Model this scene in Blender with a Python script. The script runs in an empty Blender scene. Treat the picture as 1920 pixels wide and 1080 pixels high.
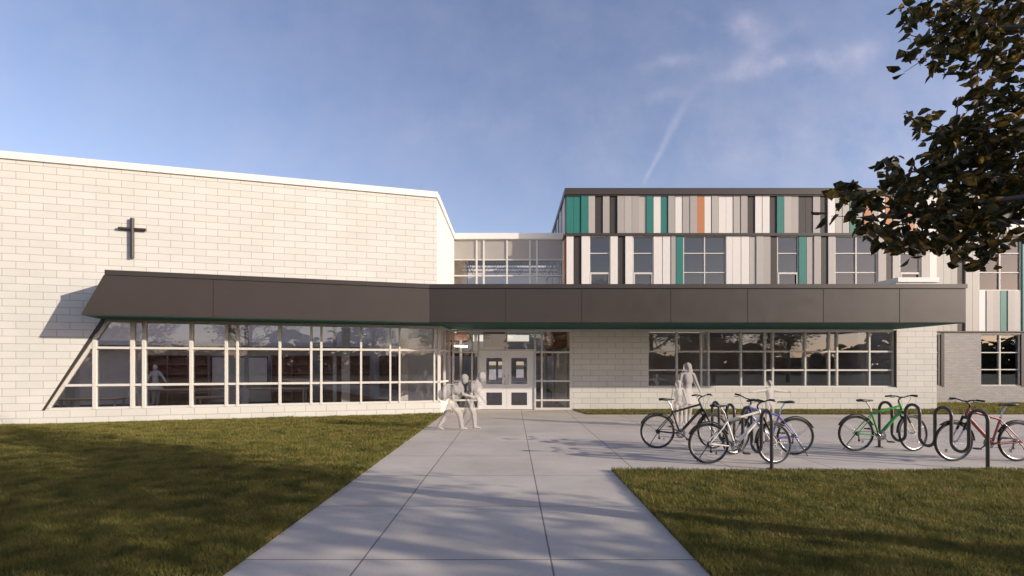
import bpy, math, random
import numpy as np
from mathutils import Vector, Matrix
R = math.radians
random.seed(7)
col = bpy.context.scene.collection
F = 936.0; CX = 960.0; HY = 683.0; EYE = 1.66

# ------------------------------------------------------------------ materials
MATS = {}
def newmat(name):
    m = bpy.data.materials.new(name); m.use_nodes = True
    nt = m.node_tree; nt.nodes.clear()
    out = nt.nodes.new('ShaderNodeOutputMaterial')
    MATS[name] = m
    return m, nt, out
def N(nt, t, **kw):
    n = nt.nodes.new(t)
    for k, v in kw.items():
        if k in n.inputs: n.inputs[k].default_value = v
        else: setattr(n, k, v)
    return n
def rgb(c): return (c[0], c[1], c[2], 1)
def plain(name, c, rough=.6, metal=0, spec=.5, var=.12, vscale=3.0, bump=0.0, bscale=40.0, coat=0):
    m, nt, out = newmat(name); L = nt.links.new
    p = N(nt, 'ShaderNodeBsdfPrincipled', Roughness=rough, Metallic=metal)
    p.inputs['Specular IOR Level'].default_value = spec
    if coat: p.inputs['Coat Weight'].default_value = coat
    tc = N(nt, 'ShaderNodeTexCoord'); no = N(nt, 'ShaderNodeTexNoise', Scale=vscale, Detail=6.0, Roughness=.6)
    L(tc.outputs['Object'], no.inputs['Vector'])
    mix = N(nt, 'ShaderNodeMix', data_type='RGBA')
    a, b = mix.inputs[6], mix.inputs[7]
    a.default_value = rgb([x * (1 - var) for x in c]); b.default_value = rgb([min(1, x * (1 + var)) for x in c])
    L(no.outputs['Fac'], mix.inputs[0]); L(mix.outputs[2], p.inputs['Base Color'])
    n2 = N(nt, 'ShaderNodeTexNoise', Scale=vscale * 2.3, Detail=4.0)
    L(tc.outputs['Object'], n2.inputs['Vector'])
    mr = N(nt, 'ShaderNodeMapRange'); mr.inputs[3].default_value = max(0.02, rough - .12); mr.inputs[4].default_value = min(1, rough + .12)
    L(n2.outputs['Fac'], mr.inputs[0]); L(mr.outputs[0], p.inputs['Roughness'])
    if bump:
        nb = N(nt, 'ShaderNodeTexNoise', Scale=bscale, Detail=5.0); L(tc.outputs['Object'], nb.inputs['Vector'])
        bp = N(nt, 'ShaderNodeBump', Strength=bump, Distance=.01); L(nb.outputs['Fac'], bp.inputs['Height']); L(bp.outputs[0], p.inputs['Normal'])
    L(p.outputs[0], out.inputs[0]); return m
def masonry(name, c1, c2, mortar, bw, rh, ms, rough=.8, off=0.5, bump=.35, x0=0., z0=0., grain=70., stain=.07):
    m, nt, out = newmat(name); L = nt.links.new
    tc = N(nt, 'ShaderNodeTexCoord'); sx = N(nt, 'ShaderNodeSeparateXYZ'); L(tc.outputs['Object'], sx.inputs[0])
    ad = N(nt, 'ShaderNodeMath', operation='ADD'); L(sx.outputs[0], ad.inputs[0]); L(sx.outputs[1], ad.inputs[1])
    a2 = N(nt, 'ShaderNodeMath', operation='ADD'); L(ad.outputs[0], a2.inputs[0]); a2.inputs[1].default_value = -x0
    a3 = N(nt, 'ShaderNodeMath', operation='ADD'); L(sx.outputs[2], a3.inputs[0]); a3.inputs[1].default_value = -z0
    cb = N(nt, 'ShaderNodeCombineXYZ'); L(a2.outputs[0], cb.inputs[0]); L(a3.outputs[0], cb.inputs[1])
    br = N(nt, 'ShaderNodeTexBrick', Scale=1.0); br.offset = off; br.squash = 1.0
    br.inputs['Color1'].default_value = rgb(c1); br.inputs['Color2'].default_value = rgb(c2); br.inputs['Mortar'].default_value = rgb(mortar)
    br.inputs['Brick Width'].default_value = bw; br.inputs['Row Height'].default_value = rh
    br.inputs['Mortar Size'].default_value = ms; br.inputs['Mortar Smooth'].default_value = .15; br.inputs['Bias'].default_value = 0
    L(cb.outputs[0], br.inputs['Vector'])
    no = N(nt, 'ShaderNodeTexNoise', Scale=grain, Detail=4.0); L(tc.outputs['Object'], no.inputs['Vector'])
    st = N(nt, 'ShaderNodeTexNoise', Scale=.7, Detail=6.0, Roughness=.65); L(tc.outputs['Object'], st.inputs['Vector'])
    s1 = N(nt, 'ShaderNodeMapRange'); s1.inputs[1].default_value = .3; s1.inputs[2].default_value = .7
    s1.inputs[3].default_value = 1 - stain; s1.inputs[4].default_value = 1 + stain * .4; L(st.outputs['Fac'], s1.inputs[0])
    s2 = N(nt, 'ShaderNodeMapRange'); s2.inputs[1].default_value = .3; s2.inputs[2].default_value = .7
    s2.inputs[3].default_value = .95; s2.inputs[4].default_value = 1.03; L(no.outputs['Fac'], s2.inputs[0])
    mm = N(nt, 'ShaderNodeMath', operation='MULTIPLY'); L(s1.outputs[0], mm.inputs[0]); L(s2.outputs[0], mm.inputs[1])
    vm = N(nt, 'ShaderNodeVectorMath', operation='SCALE'); L(br.outputs['Color'], vm.inputs[0]); L(mm.outputs[0], vm.inputs['Scale'])
    p = N(nt, 'ShaderNodeBsdfPrincipled', Roughness=rough); p.inputs['Specular IOR Level'].default_value = .25
    L(vm.outputs[0], p.inputs['Base Color'])
    hh = N(nt, 'ShaderNodeMath', operation='MULTIPLY_ADD'); L(br.outputs['Fac'], hh.inputs[0]); hh.inputs[1].default_value = -1.0
    h2 = N(nt, 'ShaderNodeMath', operation='MULTIPLY'); L(no.outputs['Fac'], h2.inputs[0]); h2.inputs[1].default_value = .25; L(h2.outputs[0], hh.inputs[2])
    bp = N(nt, 'ShaderNodeBump', Strength=bump, Distance=.008); L(hh.outputs[0], bp.inputs['Height']); L(bp.outputs[0], p.inputs['Normal'])
    L(p.outputs[0], out.inputs[0]); return m
def glassmat(name, tint=(.93, .92, .93), k=1.6, base=.105, gc=(.92, .92, .95)):
    m, nt, out = newmat(name); L = nt.links.new
    t = N(nt, 'ShaderNodeBsdfTransparent'); t.inputs[0].default_value = rgb(tint)
    g = N(nt, 'ShaderNodeBsdfGlossy'); g.inputs['Color'].default_value = rgb(gc); g.inputs['Roughness'].default_value = 0.004
    tc = N(nt, 'ShaderNodeTexCoord'); no = N(nt, 'ShaderNodeTexNoise', Scale=.9, Detail=1.0); L(tc.outputs['Object'], no.inputs['Vector'])
    bp = N(nt, 'ShaderNodeBump', Strength=.06, Distance=.03); L(no.outputs['Fac'], bp.inputs['Height']); L(bp.outputs[0], g.inputs['Normal'])
    f = N(nt, 'ShaderNodeFresnel', IOR=1.5)
    ma = N(nt, 'ShaderNodeMath', operation='MULTIPLY_ADD', use_clamp=True); L(f.outputs[0], ma.inputs[0]); ma.inputs[1].default_value = k; ma.inputs[2].default_value = base
    mx = N(nt, 'ShaderNodeMixShader'); L(ma.outputs[0], mx.inputs[0]); L(t.outputs[0], mx.inputs[1]); L(g.outputs[0], mx.inputs[2])
    L(mx.outputs[0], out.inputs[0]); return m
def ghostmat(name, c, alpha):
    m, nt, out = newmat(name); L = nt.links.new
    t = N(nt, 'ShaderNodeBsdfTransparent'); d = N(nt, 'ShaderNodeBsdfDiffuse'); d.inputs[0].default_value = rgb(c)
    nv = N(nt, 'ShaderNodeCombineXYZ'); nv.inputs[0].default_value = .35; nv.inputs[1].default_value = -.80; nv.inputs[2].default_value = .48; L(nv.outputs[0], d.inputs['Normal'])
    tr = N(nt, 'ShaderNodeBsdfTranslucent'); tr.inputs[0].default_value = rgb(c)
    tc = N(nt, 'ShaderNodeTexCoord'); no = N(nt, 'ShaderNodeTexNoise', Scale=4.0); L(tc.outputs['Object'], no.inputs['Vector'])
    m1 = N(nt, 'ShaderNodeMixShader'); m1.inputs[0].default_value = .2; L(d.outputs[0], m1.inputs[1]); L(tr.outputs[0], m1.inputs[2])
    ge = N(nt, 'ShaderNodeNewGeometry')
    inv = N(nt, 'ShaderNodeMath', operation='SUBTRACT'); inv.inputs[0].default_value = 1; L(ge.outputs['Backfacing'], inv.inputs[1])
    mr = N(nt, 'ShaderNodeMapRange'); mr.inputs[3].default_value = alpha - .03; mr.inputs[4].default_value = alpha + .03; L(no.outputs['Fac'], mr.inputs[0])
    mu = N(nt, 'ShaderNodeMath', operation='MULTIPLY'); L(inv.outputs[0], mu.inputs[0]); L(mr.outputs[0], mu.inputs[1])
    m2 = N(nt, 'ShaderNodeMixShader'); L(mu.outputs[0], m2.inputs[0]); L(t.outputs[0], m2.inputs[1]); L(m1.outputs[0], m2.inputs[2])
    L(m2.outputs[0], out.inputs[0]); return m
def leafmat(name, cols, scale, trans=.35, rough=.55):
    m, nt, out = newmat(name); L = nt.links.new
    tc = N(nt, 'ShaderNodeTexCoord'); no = N(nt, 'ShaderNodeTexNoise', Scale=scale, Detail=3.0, Roughness=.7); L(tc.outputs['Object'], no.inputs['Vector'])
    cr = N(nt, 'ShaderNodeValToRGB'); e = cr.color_ramp.elements
    e[0].position = cols[0][0]; e[0].color = rgb(cols[0][1]); e[1].position = cols[-1][0]; e[1].color = rgb(cols[-1][1])
    for p_, c_ in cols[1:-1]:
        q = e.new(p_); q.color = rgb(c_)
    L(no.outputs['Fac'], cr.inputs[0])
    p = N(nt, 'ShaderNodeBsdfPrincipled', Roughness=rough); p.inputs['Specular IOR Level'].default_value = .3
    L(cr.outputs[0], p.inputs['Base Color'])
    t = N(nt, 'ShaderNodeBsdfTranslucent'); L(cr.outputs[0], t.inputs[0])
    mx = N(nt, 'ShaderNodeMixShader'); mx.inputs[0].default_value = trans; L(p.outputs[0], mx.inputs[1]); L(t.outputs[0], mx.inputs[2])
    L(mx.outputs[0], out.inputs[0]); return m
def emit(name, c, s):
    m, nt, out = newmat(name)
    e = N(nt, 'ShaderNodeEmission'); e.inputs[0].default_value = rgb(c); e.inputs[1].default_value = s
    nt.links.new(e.outputs[0], out.inputs[0]); return m

BLOCK1, BLOCK2, MORT = (.675, .655, .595), (.635, .617, .56), (.35, .335, .305)
M = {}
M['block_left'] = masonry('white_block_sunlit_wing', BLOCK1, BLOCK2, MORT, .61, .2035, .0068, x0=.02, z0=-.02)
M['block'] = masonry('white_block', BLOCK1, BLOCK2, MORT, .61, .2035, .0068, x0=.07, z0=.02)
M['brick'] = masonry('painted_brick', (.44, .415, .385), (.37, .35, .325), (.30, .285, .265), .21, .0677, .008, bump=.6, grain=60)
M['concrete'] = masonry('concrete_paving', (.57, .51, .445), (.515, .462, .405), (.20, .18, .16), 1.6, 1.6, .009, off=0.0, bump=.4, x0=0, z0=0, grain=38, stain=.2)
M['coping'] = plain('white_coping', (.80, .77, .72), .5, var=.04)
M['dark_trim'] = plain('dark_bronze_metal', (.046, .037, .032), .5, var=.08)
M['fascia'] = plain('brown_grey_fascia_panel', (.050, .039, .032), .45, var=.12, vscale=1.2)
M['joint'] = plain('dark_panel_joint', (.02, .018, .016), .9)  # dark colour of the fascia panel joints
M['soffit'] = plain('dark_green_soffit', (.006, .075, .058), .8, var=.06)
M['alu'] = plain('pale_aluminium_frame', (.62, .60, .56), .4, var=.05)
M['alu_white'] = plain('white_aluminium_frame', (.64, .61, .555), .45, var=.04)
M['door'] = plain('pale_grey_door', (.76, .74, .71), .45, var=.04)
M['glass'] = glassmat('clear_glass')
M['glass_dark'] = glassmat('tinted_glass', (.80, .77, .77), 1.6, .11, (.92, .82, .72))
M['glass_low'] = glassmat('lightly_tinted_glass', (.92, .89, .88), 1.8, .13, (.74, .80, .92))
M['spandrel'] = plain('grey_spandrel_panel', (.36, .335, .31), .35, var=.06)
M['teal'] = plain('teal_cladding', (.025, .185, .155), .45, var=.08, vscale=5)
M['white_clad'] = plain('off_white_cladding', (.76, .72, .67), .5, var=.04, vscale=5)
M['beige'] = plain('beige_cladding', (.45, .42, .375), .5, var=.05, vscale=5)
M['taupe'] = plain('taupe_cladding', (.40, .365, .335), .5, var=.05, vscale=5)
M['charcoal'] = plain('charcoal_cladding', (.042, .034, .030), .6, var=.08, vscale=5)
M['orange'] = plain('orange_cladding', (.50, .20, .085), .5, var=.08, vscale=5)
M['room_wall'] = plain('interior_wall_paint', (.86, .80, .73), .8, var=.04)
M['room_ceiling'] = plain('interior_ceiling', (.80, .77, .74), .85, var=.03)
M['room_floor'] = plain('dark_carpet', (.12, .11, .105), .9, var=.15)
M['room_dark'] = plain('dim_interior_wall', (.72, .66, .62), .9, var=.08)
M['lobby'] = plain('warm_lobby_wall', (.82, .70, .58), .8, var=.04)
M['wood'] = plain('reddish_wood', (.34, .135, .065), .5, var=.25, vscale=2)
M['shelf_wood'] = plain('brown_shelf_wood', (.42, .25, .20), .55, var=.2, vscale=2)
M['table_wood'] = plain('pale_table_wood', (.55, .34, .22), .4, var=.12)
M['steel'] = plain('brushed_steel', (.55, .55, .56), .28, metal=1, var=.06)
M['rack'] = plain('dark_rack_steel', (.055, .047, .042), .38, var=.1, vscale=8)
M['black'] = plain('black_paint', (.014, .013, .013), .3, var=.2)
M['rubber'] = plain('tyre_rubber', (.018, .018, .018), .75, var=.2, vscale=30)
M['plastic'] = plain('black_plastic', (.02, .02, .02), .5, var=.2)
M['chrome'] = plain('bright_metal', (.75, .75, .77), .15, metal=1, var=.05)
M['fr_black'] = plain('black_bicycle_paint', (.022, .019, .017), .25, coat=.5)
M['fr_white'] = plain('cream_white_bicycle_paint', (.88, .84, .75), .35, coat=.5, var=.03)
M['fr_blue'] = plain('violet_blue_bicycle_paint', (.12, .12, .42), .25, coat=.5)
M['fr_green'] = plain('green_bicycle_paint', (.05, .33, .06), .25, coat=.5)
M['fr_red'] = plain('red_bicycle_paint', (.29, .06, .045), .25, coat=.5)
M['paper'] = plain('white_paper', (.8, .79, .76), .7, var=.03)
M['bark'] = plain('grey_bark', (.13, .115, .10), .85, var=.35, vscale=9, bump=.8, bscale=25)
M['soil'] = leafmat('lawn_ground', [(.35, (.035, .04, .010)), (.5, (.055, .055, .014)), (.65, (.075, .062, .02))], 2.2, .0, .95)
M['grass'] = leafmat('grass_blades', [(.28, (.075, .085, .020)), (.43, (.15, .145, .034)), (.56, (.23, .20, .048)), (.72, (.29, .22, .075))], 2.6, .35)
M['leaf_near'] = leafmat('dark_leaf_gold_highlights', [(.36, (.020, .024, .006)), (.50, (.040, .038, .010)), (.57, (.10, .066, .014)), (.65, (.36, .21, .035))], 7.5, .32, .5)  # gold end of the ramp paints sun highlights along with gold-brown leaves
M['leaf_far'] = leafmat('green_leaf', [(.35, (.06, .075, .03)), (.55, (.10, .11, .045)), (.7, (.17, .14, .06))], 1.5, .3)
M['ghost'] = ghostmat('pale_translucent_figure', (.56, .525, .50), .60)
M['ghost_in'] = ghostmat('pale_translucent_figure_indoors', (.95, .92, .90), .96)
M['lamp'] = emit('lit_lamp_tube', (1, .9, .75), 30)

# ------------------------------------------------------------------ mesh builder
WM = {}
def place(o, parent, world=True):
    if parent is not None:
        o.parent = parent
        if world: o.matrix_parent_inverse = WM[parent.name].inverted()
    WM[o.name] = WM[parent.name].copy() if (parent is not None and not world) else Matrix.Identity(4)
    return o
class MB:
    def __init__(s): s.v = []; s.f = []; s.m = []; s.s = []
    def add(s, vs, fs, mi=0, smooth=False):
        b = len(s.v); s.v += [tuple(p) for p in vs]
        for f in fs: s.f.append([b + i for i in f]); s.m.append(mi); s.s.append(smooth)
    def box(s, x0, x1, y0, y1, z0, z1, mi=0):
        s.add([(x0,y0,z0),(x1,y0,z0),(x1,y1,z0),(x0,y1,z0),(x0,y0,z1),(x1,y0,z1),(x1,y1,z1),(x0,y1,z1)],
              [(0,3,2,1),(4,5,6,7),(0,1,5,4),(1,2,6,5),(2,3,7,6),(3,0,4,7)], mi)
    def prism(s, a, b, mi=0):            # two matching loops
        n = len(a)
        s.add(list(a) + list(b), [tuple(range(n))[::-1], tuple(range(n, 2*n))] + [(i, (i+1) % n, n + (i+1) % n, n + i) for i in range(n)], mi)
    def bar(s, p, q, w, h, mi=0, up=(0,0,1)):
        p, q = Vector(p), Vector(q); d = (q - p).normalized(); u = Vector(up)
        a = d.cross(u)
        if a.length < 1e-4: a = d.cross(Vector((1,0,0)))
        a.normalize(); b = a.cross(d).normalized(); a *= w/2; b *= h/2
        s.prism([p-a-b, p+a-b, p+a+b, p-a+b], [q-a-b, q+a-b, q+a+b, q-a+b], mi)
    def tube(s, pts, r, n=8, closed=False, mi=0, caps=True):
        pts = [Vector(p) for p in pts]; k = len(pts)
        rr = r if isinstance(r, (list, tuple)) else [r]*k
        rings = []; ref = None
        for i, p in enumerate(pts):
            if closed: d = pts[(i+1) % k] - pts[i-1]
            else: d = pts[min(i+1, k-1)] - pts[max(i-1, 0)]
            d.normalize()
            if ref is None:
                ref = Vector((0,0,1)) if abs(d.z) < .9 else Vector((1,0,0))
            a = (ref - d*ref.dot(d)).normalized(); ref = a; b = d.cross(a)
            rings.append([p + (a*math.cos(2*math.pi*j/n) + b*math.sin(2*math.pi*j/n))*rr[i] for j in range(n)])
        vs = [v for g in rings for v in g]; fs = []
        for i in range(k if closed else k-1):
            i2 = (i+1) % k
            for j in range(n): fs.append((i*n+j, i*n+(j+1) % n, i2*n+(j+1) % n, i2*n+j))
        s.add(vs, fs, mi, True)
        if caps and not closed:
            s.add(rings[0], [tuple(range(n))[::-1]], mi); s.add(rings[-1], [tuple(range(n))], mi)
    def ell(s, c, r, mi=0, nu=12, nv=8, rot=None):
        vs = [];
        for i in range(nv+1):
            t = math.pi*i/nv
            for j in range(nu):
                p = Vector((r[0]*math.sin(t)*math.cos(2*math.pi*j/nu), r[1]*math.sin(t)*math.sin(2*math.pi*j/nu), r[2]*math.cos(t)))
                if rot: p = rot @ p
                vs.append(Vector(c) + p)
        fs = [(i*nu+j, (i+1)*nu+j, (i+1)*nu+(j+1) % nu, i*nu+(j+1) % nu) for i in range(nv) for j in range(nu)]
        s.add(vs, fs, mi, True)
    def build(s, name, mats, parent=None, world=True):
        me = bpy.data.meshes.new(name); me.from_pydata(s.v, [], s.f)
        if not isinstance(mats, (list, tuple)): mats = [mats]
        for m in mats: me.materials.append(m)
        me.polygons.foreach_set('material_index', s.m); me.polygons.foreach_set('use_smooth', s.s)
        me.update()
        o = bpy.data.objects.new(name, me); col.objects.link(o)
        return place(o, parent, world)
def thing(name, label, cat, loc=(0,0,0), rz=0, group=None):
    o = bpy.data.objects.new(name, None); col.objects.link(o); o.empty_display_size = .2
    o.location = loc; o.rotation_euler = (0,0,rz)
    WM[o.name] = Matrix.Translation(loc) @ Matrix.Rotation(rz, 4, 'Z')
    tag(o, label, cat, group); return o
def tag(o, label, cat, group=None):
    o['label'] = label; o['category'] = cat
    if group: o['group'] = group
    return o
def struct(o, kind='structure'): o['kind'] = kind; return o
def kids(o): return [c for c in bpy.data.objects if c.parent == o]
def dup(root, loc, rz, label):
    r = root.copy(); col.objects.link(r); r.location = loc; r.rotation_euler = (0,0,rz); r['label'] = label
    for ch in kids(root):
        c = ch.copy(); col.objects.link(c); c.parent = r
        for g in kids(ch):
            d = g.copy(); col.objects.link(d); d.parent = c
    return r

# ------------------------------------------------------------------ camera
cam = bpy.data.cameras.new('camera'); co = bpy.data.objects.new('camera', cam); col.objects.link(co)
co.location = (0,0,EYE); co.rotation_euler = (R(90),0,0)
cam.sensor_width = 36; cam.lens = F/1920*36; cam.shift_y = (HY-540)/1920; cam.clip_end = 3000; cam.clip_start = .05
bpy.context.scene.camera = co

# ------------------------------------------------------------------ light and sky
TE = math.tan(R(16.3)); sh = Vector((2.45,-1,0)).normalized()
sdir = Vector((sh.x, sh.y, TE)).normalized()
sl = bpy.data.lights.new('sun', 'SUN'); so = bpy.data.objects.new('sun', sl); col.objects.link(so)
sl.energy = 5.0; sl.angle = R(.5); sl.color = (1, .89, .75)
so.rotation_euler = sdir.to_track_quat('Z', 'Y').to_euler()
w = bpy.data.worlds.new('World'); bpy.context.scene.world = w; w.use_nodes = True
nt = w.node_tree; nt.nodes.clear(); L = nt.links.new
wo = N(nt, 'ShaderNodeOutputWorld'); bg = N(nt, 'ShaderNodeBackground'); bg.inputs[1].default_value = .15
sky = N(nt, 'ShaderNodeTexSky'); sky.sky_type = 'NISHITA'; sky.sun_disc = False
sky.sun_elevation = R(16.3); sky.sun_rotation = math.atan2(sh.x, sh.y); sky.altitude = 100; sky.air_density = 1.0; sky.dust_density = .8; sky.ozone_density = 2.0
tc = N(nt, 'ShaderNodeTexCoord'); sp = N(nt, 'ShaderNodeSeparateXYZ'); L(tc.outputs['Generated'], sp.inputs[0])
def mth(op, a, b=None, c=None, clamp=False):
    n = N(nt, 'ShaderNodeMath', operation=op, use_clamp=clamp)
    for i, x in enumerate((a, b, c)):
        if x is None: continue
        if isinstance(x, (int, float)): n.inputs[i].default_value = x
        else: L(x, n.inputs[i])
    return n.outputs[0]
ysafe = mth('MAXIMUM', sp.outputs[1], .02)
U = mth('DIVIDE', sp.outputs[0], ysafe); V = mth('DIVIDE', sp.outputs[2], ysafe)
cbv = N(nt, 'ShaderNodeCombineXYZ'); L(U, cbv.inputs[0]); L(V, cbv.inputs[1])
warp = N(nt, 'ShaderNodeTexNoise', Scale=6.0, Detail=8.0, Roughness=.65); L(cbv.outputs[0], warp.inputs['Vector'])
wsp = N(nt, 'ShaderNodeSeparateColor'); L(warp.outputs['Color'], wsp.inputs[0])
Uw = mth('MULTIPLY_ADD', mth('SUBTRACT', wsp.outputs[0], .5), .06, U); Vw = mth('MULTIPLY_ADD', mth('SUBTRACT', wsp.outputs[1], .5), .05, V)
def blob(px, py, rx, ry, rot, amp):
    u0, v0 = (px-CX)/F, (HY-py)/F; rx /= F; ry /= F; c, s_ = math.cos(rot), math.sin(rot)
    du = mth('SUBTRACT', Uw, u0); dv = mth('SUBTRACT', Vw, v0)
    a = mth('ADD', mth('MULTIPLY', du, c/rx), mth('MULTIPLY', dv, s_/rx))
    b = mth('ADD', mth('MULTIPLY', du, -s_/ry), mth('MULTIPLY', dv, c/ry))
    d = mth('ADD', mth('MULTIPLY', a, a), mth('MULTIPLY', b, b))
    return mth('MULTIPLY', mth('POWER', 2.718, mth('MULTIPLY', d, -1.0)), amp)
cl = None
for args in [(1392,48,36,20,.1,.55),(1425,80,30,20,.3,.38),(1412,118,46,22,.0,.58),(1375,138,45,12,.1,.26),(1465,118,30,12,.1,.50),(1480,60,50,14,.5,.14),(1545,116,60,24,.0,.55),(1610,98,44,18,.2,.32),
             (1262,112,60,11,.25,.26),(1235,183,36,12,.25,.28),(1300,30,50,10,-.3,.14),(1700,230,330,120,.1,.28),(1560,300,420,60,.0,.18),(760,260,500,60,.1,.08)]:
    b_ = blob(*args); cl = b_ if cl is None else mth('ADD', cl, b_)
tex = N(nt, 'ShaderNodeTexNoise', Scale=8.0, Detail=10.0, Roughness=.6); L(cbv.outputs[0], tex.inputs['Vector'])
tr_ = N(nt, 'ShaderNodeMapRange'); tr_.inputs[1].default_value = .34; tr_.inputs[2].default_value = .66; L(tex.outputs['Fac'], tr_.inputs[0])
cl = mth('MULTIPLY', cl, mth('MULTIPLY_ADD', tr_.outputs[0], .62, .12))
# contrail: u as a function of v
vk = [(345,1208),(300,1232),(240,1262),(190,1288),(150,1318),(120,1365)]
fc = N(nt, 'ShaderNodeFloatCurve')
vmin, vmax = (HY-350)/F, (HY-100)/F; umin, umax = (1190-CX)/F, (1400-CX)/F
vn = mth('DIVIDE', mth('SUBTRACT', V, vmin), vmax-vmin)
cv = fc.mapping.curves[0]; pts = [(((HY-y)/F-vmin)/(vmax-vmin), ((x-CX)/F-umin)/(umax-umin)) for y, x in vk]
cv.points[0].location = pts[0]; cv.points[1].location = pts[-1]
for p_ in pts[1:-1]: cv.points.new(*p_)
fc.mapping.update(); L(vn, fc.inputs['Value'])
uc = mth('MULTIPLY_ADD', fc.outputs[0], umax-umin, umin)
Ut = mth('MULTIPLY_ADD', mth('SUBTRACT', wsp.outputs[2], .5), .02, U)
wid = mth('MULTIPLY_ADD', vn, .011, .0038)
q = mth('DIVIDE', mth('SUBTRACT', Ut, uc), wid)
ct = mth('POWER', 2.718, mth('MULTIPLY', mth('MULTIPLY', q, q), -1.0))
lo = N(nt, 'ShaderNodeMapRange', interpolation_type='SMOOTHSTEP'); lo.inputs[1].default_value = -.02; lo.inputs[2].default_value = .1; L(vn, lo.inputs[0])
hi = N(nt, 'ShaderNodeMapRange', interpolation_type='SMOOTHSTEP'); hi.inputs[1].default_value = .85; hi.inputs[2].default_value = .35; L(vn, hi.inputs[0])
ct = mth('MULTIPLY', mth('MULTIPLY', ct, lo.outputs[0]), mth('MULTIPLY', hi.outputs[0], mth('MULTIPLY_ADD', tr_.outputs[0], .15, .22)))
cl = mth('ADD', mth('ADD', cl, ct), mth('MULTIPLY', tr_.outputs[0], .09))
cl = mth('MULTIPLY', cl, mth('GREATER_THAN', sp.outputs[1], .03), clamp=True)
tint = N(nt, 'ShaderNodeMix', data_type='RGBA', blend_type='MULTIPLY'); tint.inputs[0].default_value = 1
L(sky.outputs[0], tint.inputs[6]); tint.inputs[7].default_value = (1.50, 1.20, 1.22, 1)
cm = N(nt, 'ShaderNodeMix', data_type='RGBA'); L(cl, cm.inputs[0]); L(tint.outputs[2], cm.inputs[6]); cm.inputs[7].default_value = (4.4, 4.1, 4.9, 1)
L(cm.outputs[2], bg.inputs[0]); L(bg.outputs[0], wo.inputs[0])

# ------------------------------------------------------------------ ground
b = MB(); b.add([(-900,-900,-.012),(900,-900,-.012),(900,900,-.012),(-900,900,-.012)], [(0,1,2,3)])
struct(b.build('ground', M['soil']))
PL, PR = -2.27, 1.56
g = MB(); g.box(PL, PR, -30, 7.78, -.14, 0); g.box(PL, 60, 7.78, 16.5, -.14, 0)
g.prism([(PL,16.5,-.14),(2.47,16.5,-.14),(2.19,18.1,-.14),(2.19,18.3,-.14),(PL+.02,18.3,-.14)], [(PL,16.5,0),(2.47,16.5,0),(2.19,18.1,0),(2.19,18.3,0),(PL+.02,18.3,0)])
g.box(-30, 30, 34.2, 160, -.14, .02)
pav = struct(g.build('path', M['concrete']))
# paving joints on plan: remap masonry to XY
nt2 = M['concrete'].node_tree
for n_ in nt2.nodes:
    if n_.type == 'COMBXYZ':
        s_ = [k for k in nt2.nodes if k.type == 'SEPXYZ'][0]
        for i, off in ((0, 1.27), (1, -4.24)):
            a_ = N(nt2, 'ShaderNodeMath', operation='ADD'); nt2.links.new(s_.outputs[i], a_.inputs[0]); a_.inputs[1].default_value = off + 160.0
            nt2.links.new(a_.outputs[0], n_.inputs[i])
TH = math.atan(3.035e-4*F); CT, ST = math.cos(TH), math.sin(TH); D0 = F/53.83
def wallD(X): return D0 + math.tan(TH)*X
def WX(px):      # wall point under pixel column -> world X
    x = px-CX; return x/(53.83*(1-3.035e-4*x))
def WL(px): return WX(px)/CT
lawnL = MB(); lawnL.prism([(-60,-30,-.1),(PL,-30,-.1),(PL,wallD(PL)+.1,-.1),(-60,wallD(-60)+.1,-.1)], [(-60,-30,.012),(PL-.03,-30,.012),(PL-.03,wallD(PL)+.1,.012),(-60,wallD(-60)+.1,.012)])
struct(lawnL.build('lawn', M['soil']))
lawnR = MB(); lawnR.prism([(PR,-30,-.1),(60,-30,-.1),(60,7.74,-.1),(PR,7.74,-.1)], [(PR+.03,-30,.012),(60,-30,.012),(60,7.71,.012),(PR+.03,7.71,.012)])
struct(lawnR.build('lawn', M['soil']))
strip = MB(); strip.prism([(2.52,16.54,-.1),(60,16.54,-.1),(60,21.4,-.1),(15.5,21.4,-.1),(15.5,18.3,-.1),(2.2,18.3,-.1)], [(2.54,16.56,.012),(60,16.56,.012),(60,21.4,.012),(15.5,21.4,.012),(15.5,18.3,.012),(2.22,18.3,.012)])
struct(strip.build('lawn', M['soil']))
rng = np.random.default_rng(5)
def vnoise(x, y, s, seed):
    r = np.random.default_rng(seed); T = r.random((64,64))
    X, Y = x*s, y*s; i = np.floor(X).astype(int); j = np.floor(Y).astype(int); fx = X-i; fy = Y-j
    fx = fx*fx*(3-2*fx); fy = fy*fy*(3-2*fy)
    a = T[i % 64, j % 64]; b_ = T[(i+1) % 64, j % 64]; c = T[i % 64, (j+1) % 64]; d = T[(i+1) % 64, (j+1) % 64]
    return (a*(1-fx)+b_*fx)*(1-fy)+(c*(1-fx)+d*fx)*fy
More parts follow.
